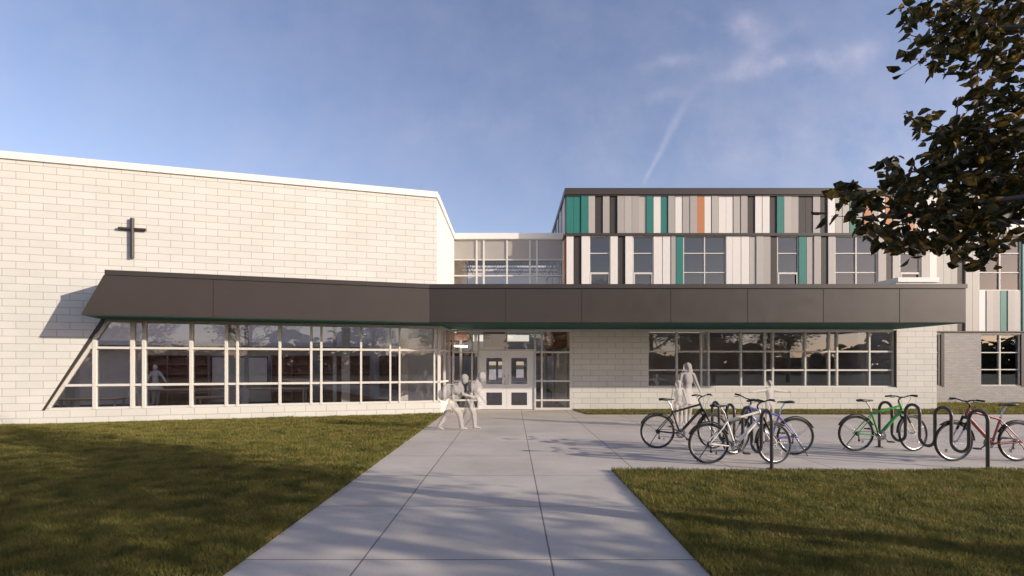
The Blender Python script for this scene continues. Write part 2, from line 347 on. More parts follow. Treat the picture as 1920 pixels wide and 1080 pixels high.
def grass(x0, x1, y0, y1, keep, dens, name, label):
    A = (x1-x0)*(y1-y0); n = int(A*dens)
    x = rng.uniform(x0, x1, n); y = rng.uniform(y0, y1, n)
    k = keep(x, y) & (np.abs(x) < 1.2*y+1.0) & (rng.random(n) < np.minimum(1, (4.6/np.maximum(y, 3))**1.5))
    x, y = x[k], y[k]; n = len(x)
    cl_ = .5*vnoise(x, y, 1.3, 1)+.3*vnoise(x, y, 4.1, 2)+.2*vnoise(x, y, 11, 3)
    h = (.022+.060*cl_)*rng.uniform(.6, 1.3, n); wd = .0021*rng.uniform(.8, 1.5, n)*np.maximum(1, y/5)
    a = rng.uniform(0, 2*np.pi, n); l = rng.uniform(.1, .75, n)*h; la = rng.uniform(0, 2*np.pi, n)
    dx, dy = np.cos(a)*wd, np.sin(a)*wd; lx, ly = np.cos(la)*l, np.sin(la)*l; z = np.full(n, .006)
    V_ = np.stack([np.stack([x-dx, y-dy, z], 1), np.stack([x+dx, y+dy, z], 1), np.stack([x+dx*.75+lx*.35, y+dy*.75+ly*.35, z+h*.62], 1),
                   np.stack([x-dx*.75+lx*.35, y-dy*.75+ly*.35, z+h*.62], 1), np.stack([x+lx, y+ly, z+h], 1)], 1).reshape(-1, 3)
    me = bpy.data.meshes.new(name); me.vertices.add(5*n); me.vertices.foreach_set('co', V_.astype(np.float32).ravel())
    base = np.arange(n)[:, None]*5; loops = np.concatenate([base+np.array([[0,1,2,3]]), base+np.array([[3,2,4]])], 1).ravel()
    me.loops.add(7*n); me.loops.foreach_set('vertex_index', loops.astype(np.int32))
    me.polygons.add(2*n); st_ = (np.arange(n)[:, None]*7+np.array([[0,4]])).ravel()
    me.polygons.foreach_set('loop_start', st_.astype(np.int32)); me.polygons.foreach_set('loop_total', np.tile([4,3], n).astype(np.int32))
    me.materials.append(M['grass']); me.update(); me.validate()
    o = bpy.data.objects.new(name, me); col.objects.link(o); o['kind'] = 'stuff'; tag(o, label, 'grass'); return n
ng = grass(-16, PL+.014, 3.0, 16.8, lambda x, y: y < D0+math.tan(TH)*x-.03, 11500, 'grass', 'mown olive lawn grass between the path and the slanted wing')
ng += grass(PR-.014, 11, 3.0, 7.768, lambda x, y: (x > 0), 11500, 'grass', 'mown olive lawn grass in front of the bicycle racks')
ng += grass(2.2, 23, 16.52, 21.2, lambda x, y: ((y < 18.2) | (x > 15.56)) & (x > 2.5-.19*(y-16.5)), 6500, 'grass', 'narrow strip of grass along the foot of the right walls')

# ------------------------------------------------------------------ left wing (local frame: x along wall, y into building)
LW = thing('masonry_wing', 'tall windowless white block wing angled across the left, glazed band along its foot', 'building', (0, D0, 0), TH)
lb, lt = -12.93/CT, -11.57/CT
lc = WX(826)/CT; lu = WX(818)/CT
W0 = MB()
zt = 7.215
front = [(-27,-.2),(lc,-.2),(lc,.385),(lb,.385),(lt,3.0),(lu,3.0),(lu,zt),(-27,zt)]
W0.prism([(x,0,z) for x, z in front], [(x,.35,z) for x, z in front])
W0.box(-27, -26.7, .35, 14, -.2, zt); W0.box(-26.7, -9, 13.7, 14, -.2, zt)
W0.build('wall', M['block_left'], LW, world=False)
def loc2w(l, y): return (l*CT - y*ST, D0 + l*ST + y*CT)
cx_, cy_ = loc2w(lu, 0)
s_ = MB()   # return wall running straight back, facing right
s_.prism([(cx_+.001,cy_+.06,3.0),(-2.645,30,3.0),(-3.0,30,3.0),(-3.0,cy_+.3,3.0)], [(cx_+.001,cy_+.06,zt),(-2.645,30,zt),(-3.0,30,zt),(-3.0,cy_+.3,zt)])
s_.build('side_wall', M['block'], LW)
c0 = MB()
c0.box(-27.1, lu+.05, -.05, .40, zt, 7.41); c0.build('coping', M['coping'], LW, world=False)
c0 = MB()
c0.prism([(cx_+.06,cy_+.12,zt+.003),(-2.585,30,zt+.003),(-3.05,30,zt+.003),(-3.05,cy_+.5,zt+.003)], [(cx_+.06,cy_+.12,7.407),(-2.585,30,7.407),(-3.05,30,7.407),(-3.05,cy_+.5,7.407)])
c0.build('coping', M['coping'], LW)
r0 = MB(); r0.box(-26.9, lu-.4, 8.2, 13.6, 6.95, 7.1); r0.build('roof', M['dark_trim'], LW, world=False)
# dark metal reveal along the slanted jamb
rv = MB(); dv = Vector((lt-lb, 0, 3.0-.385)).normalized()
rv.bar((lb+.005,.02,.385), (lt+.005,.02,2.96), .10, .03, 0, up=(0,1,0)); rv.build('jamb_trim', M['dark_trim'], LW, world=False)
# storefront
CW = MB(); zs = 2.93
CW.box(lb+.06, lc-.002, .06, .20, .385, .45)                     # sill
CW.box(lt-.02, lc-.002, .06, .20, 2.86, 2.948)                   # head
CW.bar((lb+.10,.13,.42), (lt+.10,.13,2.90), .14, .075, 0, up=(1,0,0))
def zslant(l): return .385 + (l-lb)/(lt-lb)*(3.0-.385)
mull = [(175,.09),(246,.09),(268,.085),(357,.085),(423,.075),(444,.06),(524,.07),(583,.06),(602,.06),(677,.06),(732,.055),(749.5,.055),(815,.055)]
for px, wd in mull:
    l = WL(px); top = min(2.90, zslant(l)-.05) if l < lt else 2.9
    CW.box(l-wd/2, l+wd/2, .045, .215, .40, top)
for z in (1.07, 2.13):
    l0 = lb + (z-.385)/(3-.385)*(lt-lb)+.1
    CW.box(l0, lc-.06, .055, .19, z-.033, z+.033)
CW.box(lc-.09, lc-.003, .05, .21, .386, 2.94)
cw = CW.build('window_wall', M['alu_white'], LW, world=False)
gl = MB(); gp = [(lb+.12,.42),(lc-.05,.42),(lc-.05,2.9),(lt+.08,2.9)]
gl.add([(x,.12,z) for x, z in gp], [(0,1,2,3)]); gl.build('pane', M['glass'], cw, world=False)
# glazed return beside the entrance
xa, ya = loc2w(lc, 0)
RT = MB(); P0, P1 = Vector((xa, ya, 0)), Vector((-2.215, 18.22, 0))
RT.prism([(xa+.002,ya+.04,-.2),(-2.2,18.26,-.2),(-2.45,18.26,-.2),(xa-.25,ya+.1,-.2)], [(xa+.002,ya+.04,.385),(-2.2,18.26,.385),(-2.45,18.26,.385),(xa-.25,ya+.1,.385)])
RT.build('base_wall', M['block'], LW)
RF = MB()
for t in (.06, .5, .96):
    p = P0.lerp(P1, t); RF.box(p.x-.10, p.x-.02, p.y-.03, p.y+.03, .386, 2.94)
for z in (.42, 1.07, 2.13, 2.90):
    p, q_ = P0.lerp(P1, .02), P0.lerp(P1, .99); RF.bar((p.x-.061,p.y,z), (q_.x-.061,q_.y,z), .07, .06)
rf = RF.build('side_window', M['alu_white'], LW)
gl = MB(); gl.add([(xa-.06,ya+.03,.42),(-2.275,18.2,.42),(-2.275,18.2,2.9),(xa-.06,ya+.03,2.9)], [(0,1,2,3)]); gl.build('pane', M['glass'], rf)
# room
RM = MB(); RM.box(-21, -2.0, .36, 7.3, -.05, .05, 0)
RM.build('room_floor', M['room_floor'], LW, world=False)
RM = MB(); RM.box(-21, lu, .36, 1.4, 3.05, 3.25); RM.build('room_ceiling', M['room_ceiling'], LW, world=False)
RM = MB(); RM.box(-21, -2.5, 7.0, 7.2, .05, 6.9); RM.box(-21, -20.8, .36, 7.0, .05, 6.9)  # back wall raised above the open ceiling to bounce sunlight into the room
RM.build('room_wall', M['room_wall'], LW, world=False)
RM = MB(); RM.box(-4.3, -4.15, 19.6, 23.5, .05, 3.05); RM.box(-4.15, -2.62, 19.4, 19.6, .05, 3.05); RM.build('partition', M['room_wall'], LW)
for px, yy, wd in ((447,.75,.27),(485,1.3,.11),(641,.8,.11),(695,3.2,.30),(790,2.2,.28),(212,4.5,.3)):
    l = WL(px)*(1 + yy*.06); cc = MB(); cc.box(l-wd/2, l+wd/2, yy, yy+wd, .051, 3.049); cc.build('column', M['alu_white'], LW, world=False)
bh = MB(); bh.box(-20.8, -5, 6.6, 6.999, 2.42, 2.60); bh.build('bulkhead', M['room_ceiling'], LW, world=False)

# furniture in the room
def bookcase(pxa, pxb, Dp, h, label, nb=3):
    xa_, xb_ = (pxa-CX)*Dp/F, (pxb-CX)*Dp/F; w_ = xb_-xa_
    t = thing('bookcase', label, 'bookcase', ((xa_+xb_)/2, Dp, .05), TH*0.9, 'brown bookcases along the back wall')
    m = MB(); m.box(-w_/2, w_/2, .30, .33, 0, h)
    m.build('back_panel', M['shelf_wood'], t, world=False)
    m = MB()
    for i in range(nb+1):
        x = -w_/2 + w_*i/nb; m.box(x-.02, x+.02, 0, .299, 0, h)
    m.build('side_panel', M['shelf_wood'], t, world=False)
    for k in range(6):
        z = .06 + (h-.08)*k/5; m = MB(); m.box(-w_/2+.021, w_/2-.021, .005, .298, z-.015, z+.015); m.build('shelf', M['shelf_wood'], t, world=False)
bookcase(282, 384, 20.25, 2.0, 'wide brown bookcase behind the standing girl, left of the whiteboard')
bookcase(512, 582, 21.45, 2.0, 'brown bookcase right of the whiteboard, seen between the middle mullions', 2)
bookcase(604, 642, 21.95, 2.0, 'narrow brown bookcase left of the slim white post', 1)
bookcase(650, 692, 22.25, 2.0, 'narrow brown bookcase right of the slim white post', 1)
bookcase(712, 772, 22.7, 2.0, 'brown bookcase farthest right, nearest the entrance', 2)
wb = thing('whiteboard', 'pale whiteboard on the back wall between two bookcases', 'whiteboard', ((450-CX)*21.0/F, 21.0, .9), TH*.9)
m = MB(); m.box(-1.05, 1.05, .0, .03, 0, 1.05); m.build('board', M['room_wall'], wb, world=False)
m = MB(); m.box(-1.09, 1.09, -.01, .0, -.04, 0); m.box(-1.09, 1.09, -.01, .0, 1.05, 1.09); m.box(-1.09, -1.05, -.01, .0, 0, 1.05); m.box(1.05, 1.09, -.01, .0, 0, 1.05)
m.build('frame', M['dark_trim'], wb, world=False)
def table(x, y, w_, d, h, label, rz=TH):
    t = thing('reading_table', label, 'table', (x, y, .05), rz, 'tables in the glazed room'); h -= .05
    m = MB(); m.box(-w_/2, w_/2, -d/2, d/2, h-.05, h); m.build('tabletop', M['table_wood'], t, world=False)
    for sx in (-1, 1):
        for sy in (-1, 1):
            m = MB(); cx, cy = sx*(w_/2-.06), sy*(d/2-.06); m.box(cx-.03, cx+.03, cy-.03, cy+.03, 0, h-.051); m.build('leg', M['alu_white'], t, world=False)
    return t
table(-13.0, 15.5, 1.5, .7, .60, 'low wooden table by the slanted corner of the glazed room')
table(-9.6, 16.4, 1.4, .7, .60, 'low sunlit wooden table left of the thick white column')
table(-11.9, 18.7, 2.8, .9, .74, 'long wooden table beside the standing girl')
tb = table(-9.2, 19.2, 2.4, .9, .74, 'long wooden table in front of the whiteboard with open books on it')
for i, (x, y) in enumerate(((-9.7, 19.0), (-9.0, 19.25))):
    m = MB(); c = Vector((x, y, .741))
    m.prism([c+Vector(p) for p in ((-.17,-.12,0),(0,-.12,0),(0,.12,0),(-.17,.12,0))], [c+Vector(p) for p in ((-.17,-.12,.012),(0,-.12,.03),(0,.12,.03),(-.17,.12,.012))])
    m.prism([c+Vector(p) for p in ((0.001,-.12,0),(.17,-.12,0),(.17,.12,0),(0.001,.12,0))], [c+Vector(p) for p in ((0.001,-.12,.03),(.17,-.12,.012),(.17,.12,.012),(0.001,.12,.03))])
    tag(m.build('open_book', M['paper']), ['open white book on the left half of the long table by the whiteboard', 'open white book on the right half of the long table by the whiteboard'][i], 'book', 'open books on the long table')

# cross
lX = WL(250); t = thing('wall_cross', 'dark metal cross fixed to the white block wall above the canopy', 'cross', (*loc2w(lX, 0), 4.69), TH)
m = MB(); m.tube([(0,-.065,0),(0,-.065,1.14)], .05, 16); m.build('upright', M['dark_trim'], t, world=False)
m = MB(); m.tube([(-.335,-.065,.83),(.335,-.065,.83)], .04, 16); m.build('crossbar', M['dark_trim'], t, world=False)
for z in (.25, .95):
    m = MB(); m.tube([(0,-.065,z),(0,-.001,z)], .02, 8); m.build('bracket', M['dark_trim'], t, world=False)

# ------------------------------------------------------------------ canopy
CN = thing('entrance_canopy', 'long brown grey canopy with dark green underside spanning the entrance and both wings', 'canopy', (0, 15.45, 0))
zb, ztop = 2.955, 4.14
A, B, C = (-11.19,12.96), (-2.56,15.45), (14.04,15.45)
At = (-10.65,13.115)
def wl(X, off=-.012): return (X, wallD(X)+off)
low = [A, B, C, (14.04,18.235), (-2.3,18.235), (-2.36,wallD(-2.36)-.012), wl(-11.6)]
top = [At, B, C, (14.04,18.235), (-2.3,18.235), (-2.36,wallD(-2.36)-.012), wl(-11.0)]
m = MB(); m.prism([(x,y,zb) for x, y in low], [(x,y,ztop-.13) for x, y in [tuple(Vector(a).lerp(Vector(b_), .89)) for a, b_ in zip(low, top)]])
# joints
def jb(X, Y): m.box(X-.005, X+.005, Y-.004, Y, zb+.005, ztop-.135, 1)
for px in (948,1091,1258,1402,1544,1687):
    X = (px-CX)*15.45/F; jb(X, 15.45)
dL = Vector((B[0]-A[0], B[1]-A[1], 0)).normalized()
X = -8.26; Yj = 15.45+.2885*(X+2.56); m.bar((X,Yj-.001,zb+.005),(X,Yj-.001,ztop-.135), .016, .006, 1, up=(0,1,0))
m.build('fascia', [M['fascia'], M['joint']], CN)
m = MB()
capo = [(At[0]-.03,At[1]-.03), (B[0]+.005,B[1]-.035), (C[0]+.03,C[1]-.035), (14.07,18.235), (-2.3,18.235), (-2.36,wallD(-2.36)-.012), wl(-11.05)]
m.prism([(x,y,ztop-.128) for x, y in capo], [(x,y,ztop) for x, y in capo]); m.build('cap_trim', M['dark_trim'], CN)
m = MB(); lo2 = [(A[0]+.02,A[1]+.025), (B[0],B[1]+.03), (C[0]-.03,C[1]+.03), (14.01,18.23), (-2.29,18.23), (-2.35,wallD(-2.35)-.02), wl(-11.57,-.02)]
m.prism([(x,y,zb-.022) for x, y in lo2], [(x,y,zb-.002) for x, y in lo2]); m.build('soffit', M['soffit'], CN)

# ------------------------------------------------------------------ right single-storey block annex
AX = thing('block_annex', 'low white block annex with a wide ribbon window under the canopy', 'building', (2.18, 18.25, 0))
x0, x1, y0 = 2.18, 15.53, 18.25; wx0, wx1, wz0, wz1 = 4.97, 14.04, .82, 2.90
m = MB(); m.box(x0, wx0, y0, y0+.3, -.2, 4.1); m.box(wx0, wx1, y0, y0+.3, -.2, wz0); m.box(wx1, x1, y0, y0+.3, -.2, 4.66)
m.box(wx0, wx1, y0, y0+.3, wz1, 4.1); m.box(x1-.3, x1, y0+.3, 21.26, -.2, 4.66); m.box(x0, x0+.2, y0+.3, 22.1, -.2, 4.1)
m.build('wall', M['block'], AX)
m = MB(); m.box(14.08, x1+.05, y0-.05, 21.25, 4.661, 4.83); m.build('coping', M['coping'], AX)
m = MB(); m.box(14.1, 14.35, y0+.31, 21.2, 4.105, 4.66); m.build('parapet', M['coping'], AX)
m = MB(); m.box(x0+.001, 14.09, y0-.01, 19.0, 4.101, 4.13); m.build('roof', M['dark_trim'], AX)
m = MB(); yy = y0+.09
m.box(wx0, wx0+.05, yy, yy+.12, wz0, wz1); m.box(wx1-.05, wx1, yy, yy+.12, wz0, wz1)
m.box(wx0+.05, wx1-.05, yy, yy+.12, wz0, wz0+.05); m.box(wx0+.05, wx1-.05, yy, yy+.12, wz1-.06, wz1)
for px in (1271,1317,1331,1392,1437,1452,1513,1558,1573,1634):
    X = (px-CX)/51.3; m.box(X-.03, X+.03, yy-.01, yy+.13, wz0+.05, wz1-.06)
for py in (659,694):
    z = EYE-(py-HY)/51.3; m.box(wx0+.05, wx1-.05, yy, yy+.11, z-.03, z+.03)
wn = m.build('ribbon_window', M['alu'], AX)
m = MB(); m.add([(wx0+.02,yy+.06,wz0+.02),(wx1-.02,yy+.06,wz0+.02),(wx1-.02,yy+.06,wz1-.02),(wx0+.02,yy+.06,wz1-.02)], [(0,1,2,3)]); m.build('pane', M['glass_low'], wn)
m = MB(); m.box(wx1-.001, wx1+.03, y0-.004, y0+.09, wz0-.03, wz1+.02); m.build('jamb_trim', M['dark_trim'], AX)
m = MB(); m.box(x0+.21, x1-.31, y0+.31, 26, -.05, .04); m.build('room_floor', M['room_floor'], AX)
m = MB(); m.box(x0+.21, x1-.31, 21.3, 26, 3.0, 3.04); m.build('room_ceiling', M['room_dark'], AX)
m = MB(); m.box(x0+.2, x1, 24.5, 24.7, .04, 3.0); m.box(2.4, 2.6, 22.2, 24.5, .04, 3.0); m.box(x1-.31, x1-.1, 21.3, 24.5, .04, 3.0); m.build('room_wall', M['room_dark'], AX)
for px in (1325, 1512, 1620):
    X = (px-CX)/49.; m = MB(); m.box(X-.09, X+.09, 19.1, 19.28, .041, 2.999); m.build('column', M['alu_white'], AX)

# ------------------------------------------------------------------ classroom block behind (striped cladding above brick)
CB = thing('classroom_building', 'two storey building with striped teal, white, grey and orange cladding above painted brick', 'building', (2.32, 21.27, 0))
YF = 21.27; S2 = 44.0
def UX(px): return (px-CX)/S2
def UZ(py): return EYE+(HY-py)/S2
KEY = {'T':'teal','W':'white_clad','b':'beige','t':'taupe','D':'charcoal','O':'orange'}
cmats = [M[v] for v in ('teal','white_clad','beige','taupe','charcoal','orange')]; ci = {k: i for i, k in enumerate('TWbtDO')}
up = 'TTTbDtDtbtbTWTtWttOWbWWbtDWWDTbtDDtDWbbTbOtWObtObWWtDDbtWOtTbWWWbDTbtWtbDOb'
m = MB(); zA, zB = 7.235, 8.87
rd = random.Random(3)
for i, c in enumerate(up):
    xa_ = 2.32+i*.3086; dep = .0 if c == 'D' else rd.choice((.02,.035,.05))
    m.box(xa_+.006, xa_+.3086-(.022 if rd.random() < .45 else .004), YF-dep, YF+.10, zA, zB, ci[c])
m.box(2.33, 25.4, YF+.101, YF+.25, zA, zB, 4)
m.build('upper_cladding', cmats, CB)
# lower band: explicit pixel boundaries
lowseq = [(1062,1076,'W'),(1076,1090,'D'),(1090,1105,'W'),(1144,1158,'W'),(1158,1172,'D'),(1172,1186.5,'W'),(1225,1242,'W'),(1242,1257.5,'W'),(1257.5,1267,'t'),(1267,1281,'T'),
 (1361,1373,'W'),(1373,1389,'W'),(1389,1405,'W'),(1405,1417,'b'),(1417,1430.5,'b'),(1430.5,1444,'t'),(1444,1457,'D'),(1497,1512,'T'),(1512,1525,'t'),(1525,1538,'t'),(1538,1552,'D'),(1552,1565,'b'),
 (1645,1660,'t'),(1660,1673,'D'),(1673,1686.6,'b'),(1726,1741,'b'),(1741,1754.5,'W'),(1754.5,1768.5,'b'),(1768.5,1782,'b'),(1782,1795,'t'),(1795,1808.5,'D'),(1808.5,1822,'b'),(1822,1834.7,'b'),
 (1915,1930,'T'),(1930,1944,'b'),(1944,1957,'W'),(1957,1971,'t'),(1971,1985,'D'),(1985,1999,'b'),(1999,2013,'W'),(2013,2027,'b'),(2027,2034.6,'T')]
wins = [(1105,1144,0),(1186.5,1225,0),(1281,1361,1),(1457,1497,0),(1565,1645,1),(1686.6,1726,0),(1834.7,1914.6,1)]
zT = 7.115; sill = UZ(543.5)
m = MB()
for a, b_, c in lowseq:
    xa_, xb_ = UX(a), UX(b_); dep = .0 if c == 'D' else rd.choice((.02,.035,.05)); zl = 3.07 if xa_ > 14 else 4.15
    m.box(xa_+.006, xb_-(.02 if rd.random() < .45 else .004), YF-dep, YF+.10, zl, zT, ci[c])
for a, b_, k in wins:
    xa_, xb_ = UX(a), UX(b_); n_ = max(1, round((xb_-xa_)/.3086)); zl = 3.07 if xa_ > 14 else 4.15
    cc = 'WbtTtb' if a > 1800 else 'bWtbWt'
    for i in range(n_):
        m.box(xa_+(xb_-xa_)*i/n_+.006, xa_+(xb_-xa_)*(i+1)/n_-.012, YF-rd.choice((.02,.04)), YF+.10, zl, sill-.03, ci[cc[i % 6]])
prev = 2.33
for a, b_, k in wins+[(2034.6, 2034.6, 0)]:
    m.box(prev, UX(a), YF+.101, YF+.25, 3.07, zT, 4); 
    if k or b_ > a: m.box(UX(a), UX(b_), YF+.101, YF+.25, 3.07, sill-.03, 4)
    prev = UX(b_)
m.build('lower_cladding', cmats, CB)
m = MB(); m.box(2.25, 25.4, YF-.08, YF+.26, zT+.001, zA-.001); m.box(2.24, 2.32, YF+.26, 33, zT+.001, zA-.001); m.build('band_trim', M['dark_trim'], CB)
m = MB(); m.box(2.24, 25.5, YF-.10, YF+.5, zB+.001, 9.14); m.box(2.24, 2.8, YF+.5, 33, zB+.001, 9.14); m.box(2.26, 25.45, YF-.07, YF-.001, zB-.05, zB); m.build('coping', M['dark_trim'], CB)
m = MB(); m.box(2.8, 25.4, YF+.5, 33, 8.8, 8.95); m.build('roof', M['dark_trim'], CB)
sd = 'btWDtWbDWtbDtWbWtDbtWbWtDbtWbtDbtWb'
m = MB()
for i in range(30):
    ya_ = YF+.252+i*.39; c = sd[i % len(sd)]
    m.box(2.29-rd.choice((0,.02)), 2.4, ya_+.004, ya_+.375, zA, zB, ci[c])
    c = 'OWDWb'[i] if i < 5 else sd[(i*7) % len(sd)]
    m.box(2.29-rd.choice((0,.02)), 2.4, ya_+.004, ya_+.375, 4.2, zT, ci[c])
m.box(2.401, 2.5, YF+.26, 33, 3.06, zB, 4); m.box(25.2, 25.4, YF+.26, 33, 0, zB, 4); m.box(2.5, 25.2, 32.8, 33, 0, zB, 4)
m.build('side_cladding', cmats, CB)
def window(xa_, xb_, za, zb_, yf, wide, hs, thick, parent, gm, fr=.035):
    m = MB(); y1_, y2 = yf, yf+.10
    m.box(xa_, xa_+fr, y1_, y2, za, zb_); m.box(xb_-fr, xb_, y1_, y2, za, zb_); m.box(xa_+fr, xb_-fr, y1_, y2, za, za+fr); m.box(xa_+fr, xb_-fr, y1_, y2, zb_-fr, zb_)
    if wide: c = (xa_+xb_)/2; m.box(c-.025, c+.025, y1_, y2, za+fr, zb_-fr)
    for h in hs:
        hh = .02
        xs = [(xa_+fr, xb_-fr)] if not wide else [(xa_+fr, (xa_+xb_)/2-.025), ((xa_+xb_)/2+.025, xb_-fr)]
        for a_, b__ in xs: m.box(a_, b__, y1_+.005, y2, h-hh, h+hh)
    if thick is not None:                       # opening sash below
        for (a_, b__) in ([(xa_+fr, xb_-fr)]):
            m.box(a_, b__, y1_-.01, y1_+.004, thick-.055, thick+.03); m.box(a_, a_+.05, y1_-.01, y1_+.004, za+fr, thick-.055); m.box(b__-.05, b__, y1_-.01, y1_+.004, za+fr, thick-.055)
    w_ = m.build('window', M['alu_white'], parent)
    m = MB(); y_ = (y1_+y2)/2+.01; m.add([(xa_+.01,y_,za+.01),(xb_-.01,y_,za+.01),(xb_-.01,y_,zb_-.01),(xa_+.01,y_,zb_-.01)], [(0,1,2,3)]); m.build('pane', gm, w_)
for a, b_, k in wins:
    zl = sill
    window(UX(a), UX(b_), zl-.03, zT, YF+.0, k, (UZ(475),) if not k else (UZ(475), UZ(511)), None if k else UZ(512), CB, M['glass_dark'])
m = MB(); m.box(2.6, 25.1, YF+.3, 28, 4.10, 4.14, 0); m.build('room_floor', M['room_floor'], CB)
m = MB(); m.box(2.6, 25.1, YF+.3, 28, 7.13, 7.16, 0)
m.build('room_ceiling', M['room_dark'], CB)
m = MB(); m.box(2.6, 25.1, 28, 28.1, 4.14, 7.13); m.build('room_wall', M['room_dark'], CB)
# brick storey
m = MB(); zq = 3.02; bx0, bx1 = UX(1837), UX(1913); ax1 = UX(1763)
za, zbq = .75, 2.93
for a, b_, c, d in ((x1+.001, 15.6, -.2, zq), (15.6, ax1, -.2, za), (15.6, ax1, zbq, zq), (ax1, bx0, -.2, zq), (bx0, bx1, -.2, za), (bx0, bx1, zbq, zq), (bx1, 25.4, -.2, zq)):
    m.box(a, b_, YF-.06, YF+.22, c, d)
m.build('brick_wall', M['brick'], CB)
m = MB(); m.box(x1+.001, 25.42, YF-.12, YF+.2, zq+.001, 3.068); m.build('ledge_trim', M['dark_trim'], CB)
window(15.6, ax1, za, zbq, YF+.0, 0, (UZ(661), UZ(693)), None, CB, M['glass_low'])
window(bx0, bx1, za, zbq, YF+.0, 1, (UZ(661), UZ(693)), None, CB, M['glass_low'])
for X in (ax1, bx1):
    m = MB(); m.box(X-.02, X+.11, YF-.07, YF+.05, za-.05, zq-.002); m.build('jamb_trim', M['dark_trim'], CB)
m = MB(); m.box(15.4, 25, YF+.3, 26, -.05, .04); m.build('room_floor', M['room_floor'], CB)
m = MB(); m.box(15.4, 25, 25.9, 26, .04, 3.0); m.box(15.4, 25, YF+.3, 26, 3.0, 3.04); m.build('room_wall', M['room_dark'], CB)

# ------------------------------------------------------------------ glazed link with lobby
LK = thing('glazed_link', 'recessed glazed entrance link between the white wing and the striped building', 'building', (0, 18.25, 0))
S3 = 42.2; YC = 22.2
def CXp(px): return (px-CX)/S3
def CZ(py): return EYE+(HY-py)/S3
m = MB(); m.box(-2.64, 2.27, YC-.12, YC+.3, 7.21, 7.47); m.build('parapet', M['coping'], LK)
m = MB()
vs_ = [(850,.04),(893.7,.075),(907,.075),(950.7,.07),(993.5,.07),(1006.7,.07),(1055.6,.05)]
for px, wd in vs_:
    X = CXp(px); m.box(X-wd/2, X+wd/2, YC-.04, YC+.1, 4.1, 7.209)
for py, h in ((487,.05),(517,.06),(449,.03)): m.box(-2.62, 2.27, YC-.025, YC+.09, CZ(py)-h/2, CZ(py)+h/2)
uw = m.build('upper_window_wall', M['alu_white'], LK)
m = MB(); m.add([(-2.62,YC+.05,4.1),(2.28,YC+.05,4.1),(2.28,YC+.05,CZ(487)),(-2.62,YC+.05,CZ(487))], [(0,1,2,3)]); m.build('pane', M['glass_dark'], uw)
m = MB(); m.box(-2.63, 2.28, YC+.0, YC+.08, CZ(487)+.026, 7.2); m.build('spandrel_panel', M['spandrel'], LK)
m = MB(); m.box(-2.63, 2.28, YC+.31, 26.4, 7.0, 7.15); m.build('roof', M['dark_trim'], LK)
m = MB(); m.box(-2.62, 2.38, YC+.31, 26.35, 6.95, 6.99); m.build('upper_ceiling', M['room_dark'], LK)
for i in range(4):
    y_ = YC+.9+i*1.0; m = MB(); m.bar((-2.6,y_,6.85),(2.3,y_,6.85), .06, .05); m.bar((-2.6,y_,6.3),(2.3,y_,6.3), .06, .05)
    for k in range(8):
        xx = -2.6+k*.6; m.tube([(xx,y_,6.3),(xx+.3,y_,6.85),(xx+.6,y_,6.3)], .014, 5)
    m.build('roof_truss', M['charcoal'], LK)
m = MB(); m.box(-3.0, 2.5, 34, 34.1, 3.86, 9.6); m.build('upper_room_wall', M['room_wall'], LK)
# ground floor front
SF = 51.3
def EX(px): return (px-CX)/SF
def EZ(py): return EYE-(py-HY)/SF
ye = 18.25
m = MB()
dl, dr, dz = EX(898.5), EX(1002), 2.15
mid = EX(950)
zt_ = EZ(622)
m.box(-2.19, -2.12, ye, ye+.14, 0.001, 2.93); m.box(2.11, 2.178, ye, ye+.14, 0.001, 2.93)
m.box(-2.12, 2.11, ye, ye+.14, zt_, 2.93)
m.box(-2.12, dl, ye, ye+.14, 0.001, .07); m.box(dr, 2.11, ye, ye+.14, 0.001, .07)
m.box(dl-.06, dl, ye-.005, ye+.15, .07, zt_); m.box(dr, dr+.06, ye-.005, ye+.15, .07, zt_)
m.box(-2.12, dl-.06, ye+.002, ye+.13, EZ(660)-.04, EZ(660)+.02); m.box(dr+.06, 2.11, ye+.002, ye+.13, EZ(660)-.04, EZ(660)+.02)
m.box(dl, dr, ye-.005, ye+.15, 2.151, 2.21)
for px, wd in ((885,.055),(1016,.06)): X = EX(px); m.box(X-wd/2, X+wd/2, ye+.001, ye+.14, .07, zt_)
m.box(mid-.03, mid+.03, ye+.001, ye+.14, 2.21, zt_)
for py in (714.5,750.5):
    for a, b_ in ((-2.12,EX(885)-.028),(EX(885)+.028,dl-.06),(dr+.06,EX(1016)-.03),(EX(1016)+.03,2.11)): m.box(a, b_, ye+.003, ye+.13, EZ(py)-.03, EZ(py)+.03)
ew = m.build('entrance_window_wall', M['alu_white'], LK)
m = MB(); yg = ye+.08
for a, b_, c, d in ((-2.15,dl-.02,.04,2.9),(dr+.02,2.14,.04,2.9),(dl-.02,dr+.02,2.17,2.9)): m.add([(a,yg,c),(b_,yg,c),(b_,yg,d),(a,yg,d)], [(0,1,2,3)])
m.build('pane', M['glass'], ew)
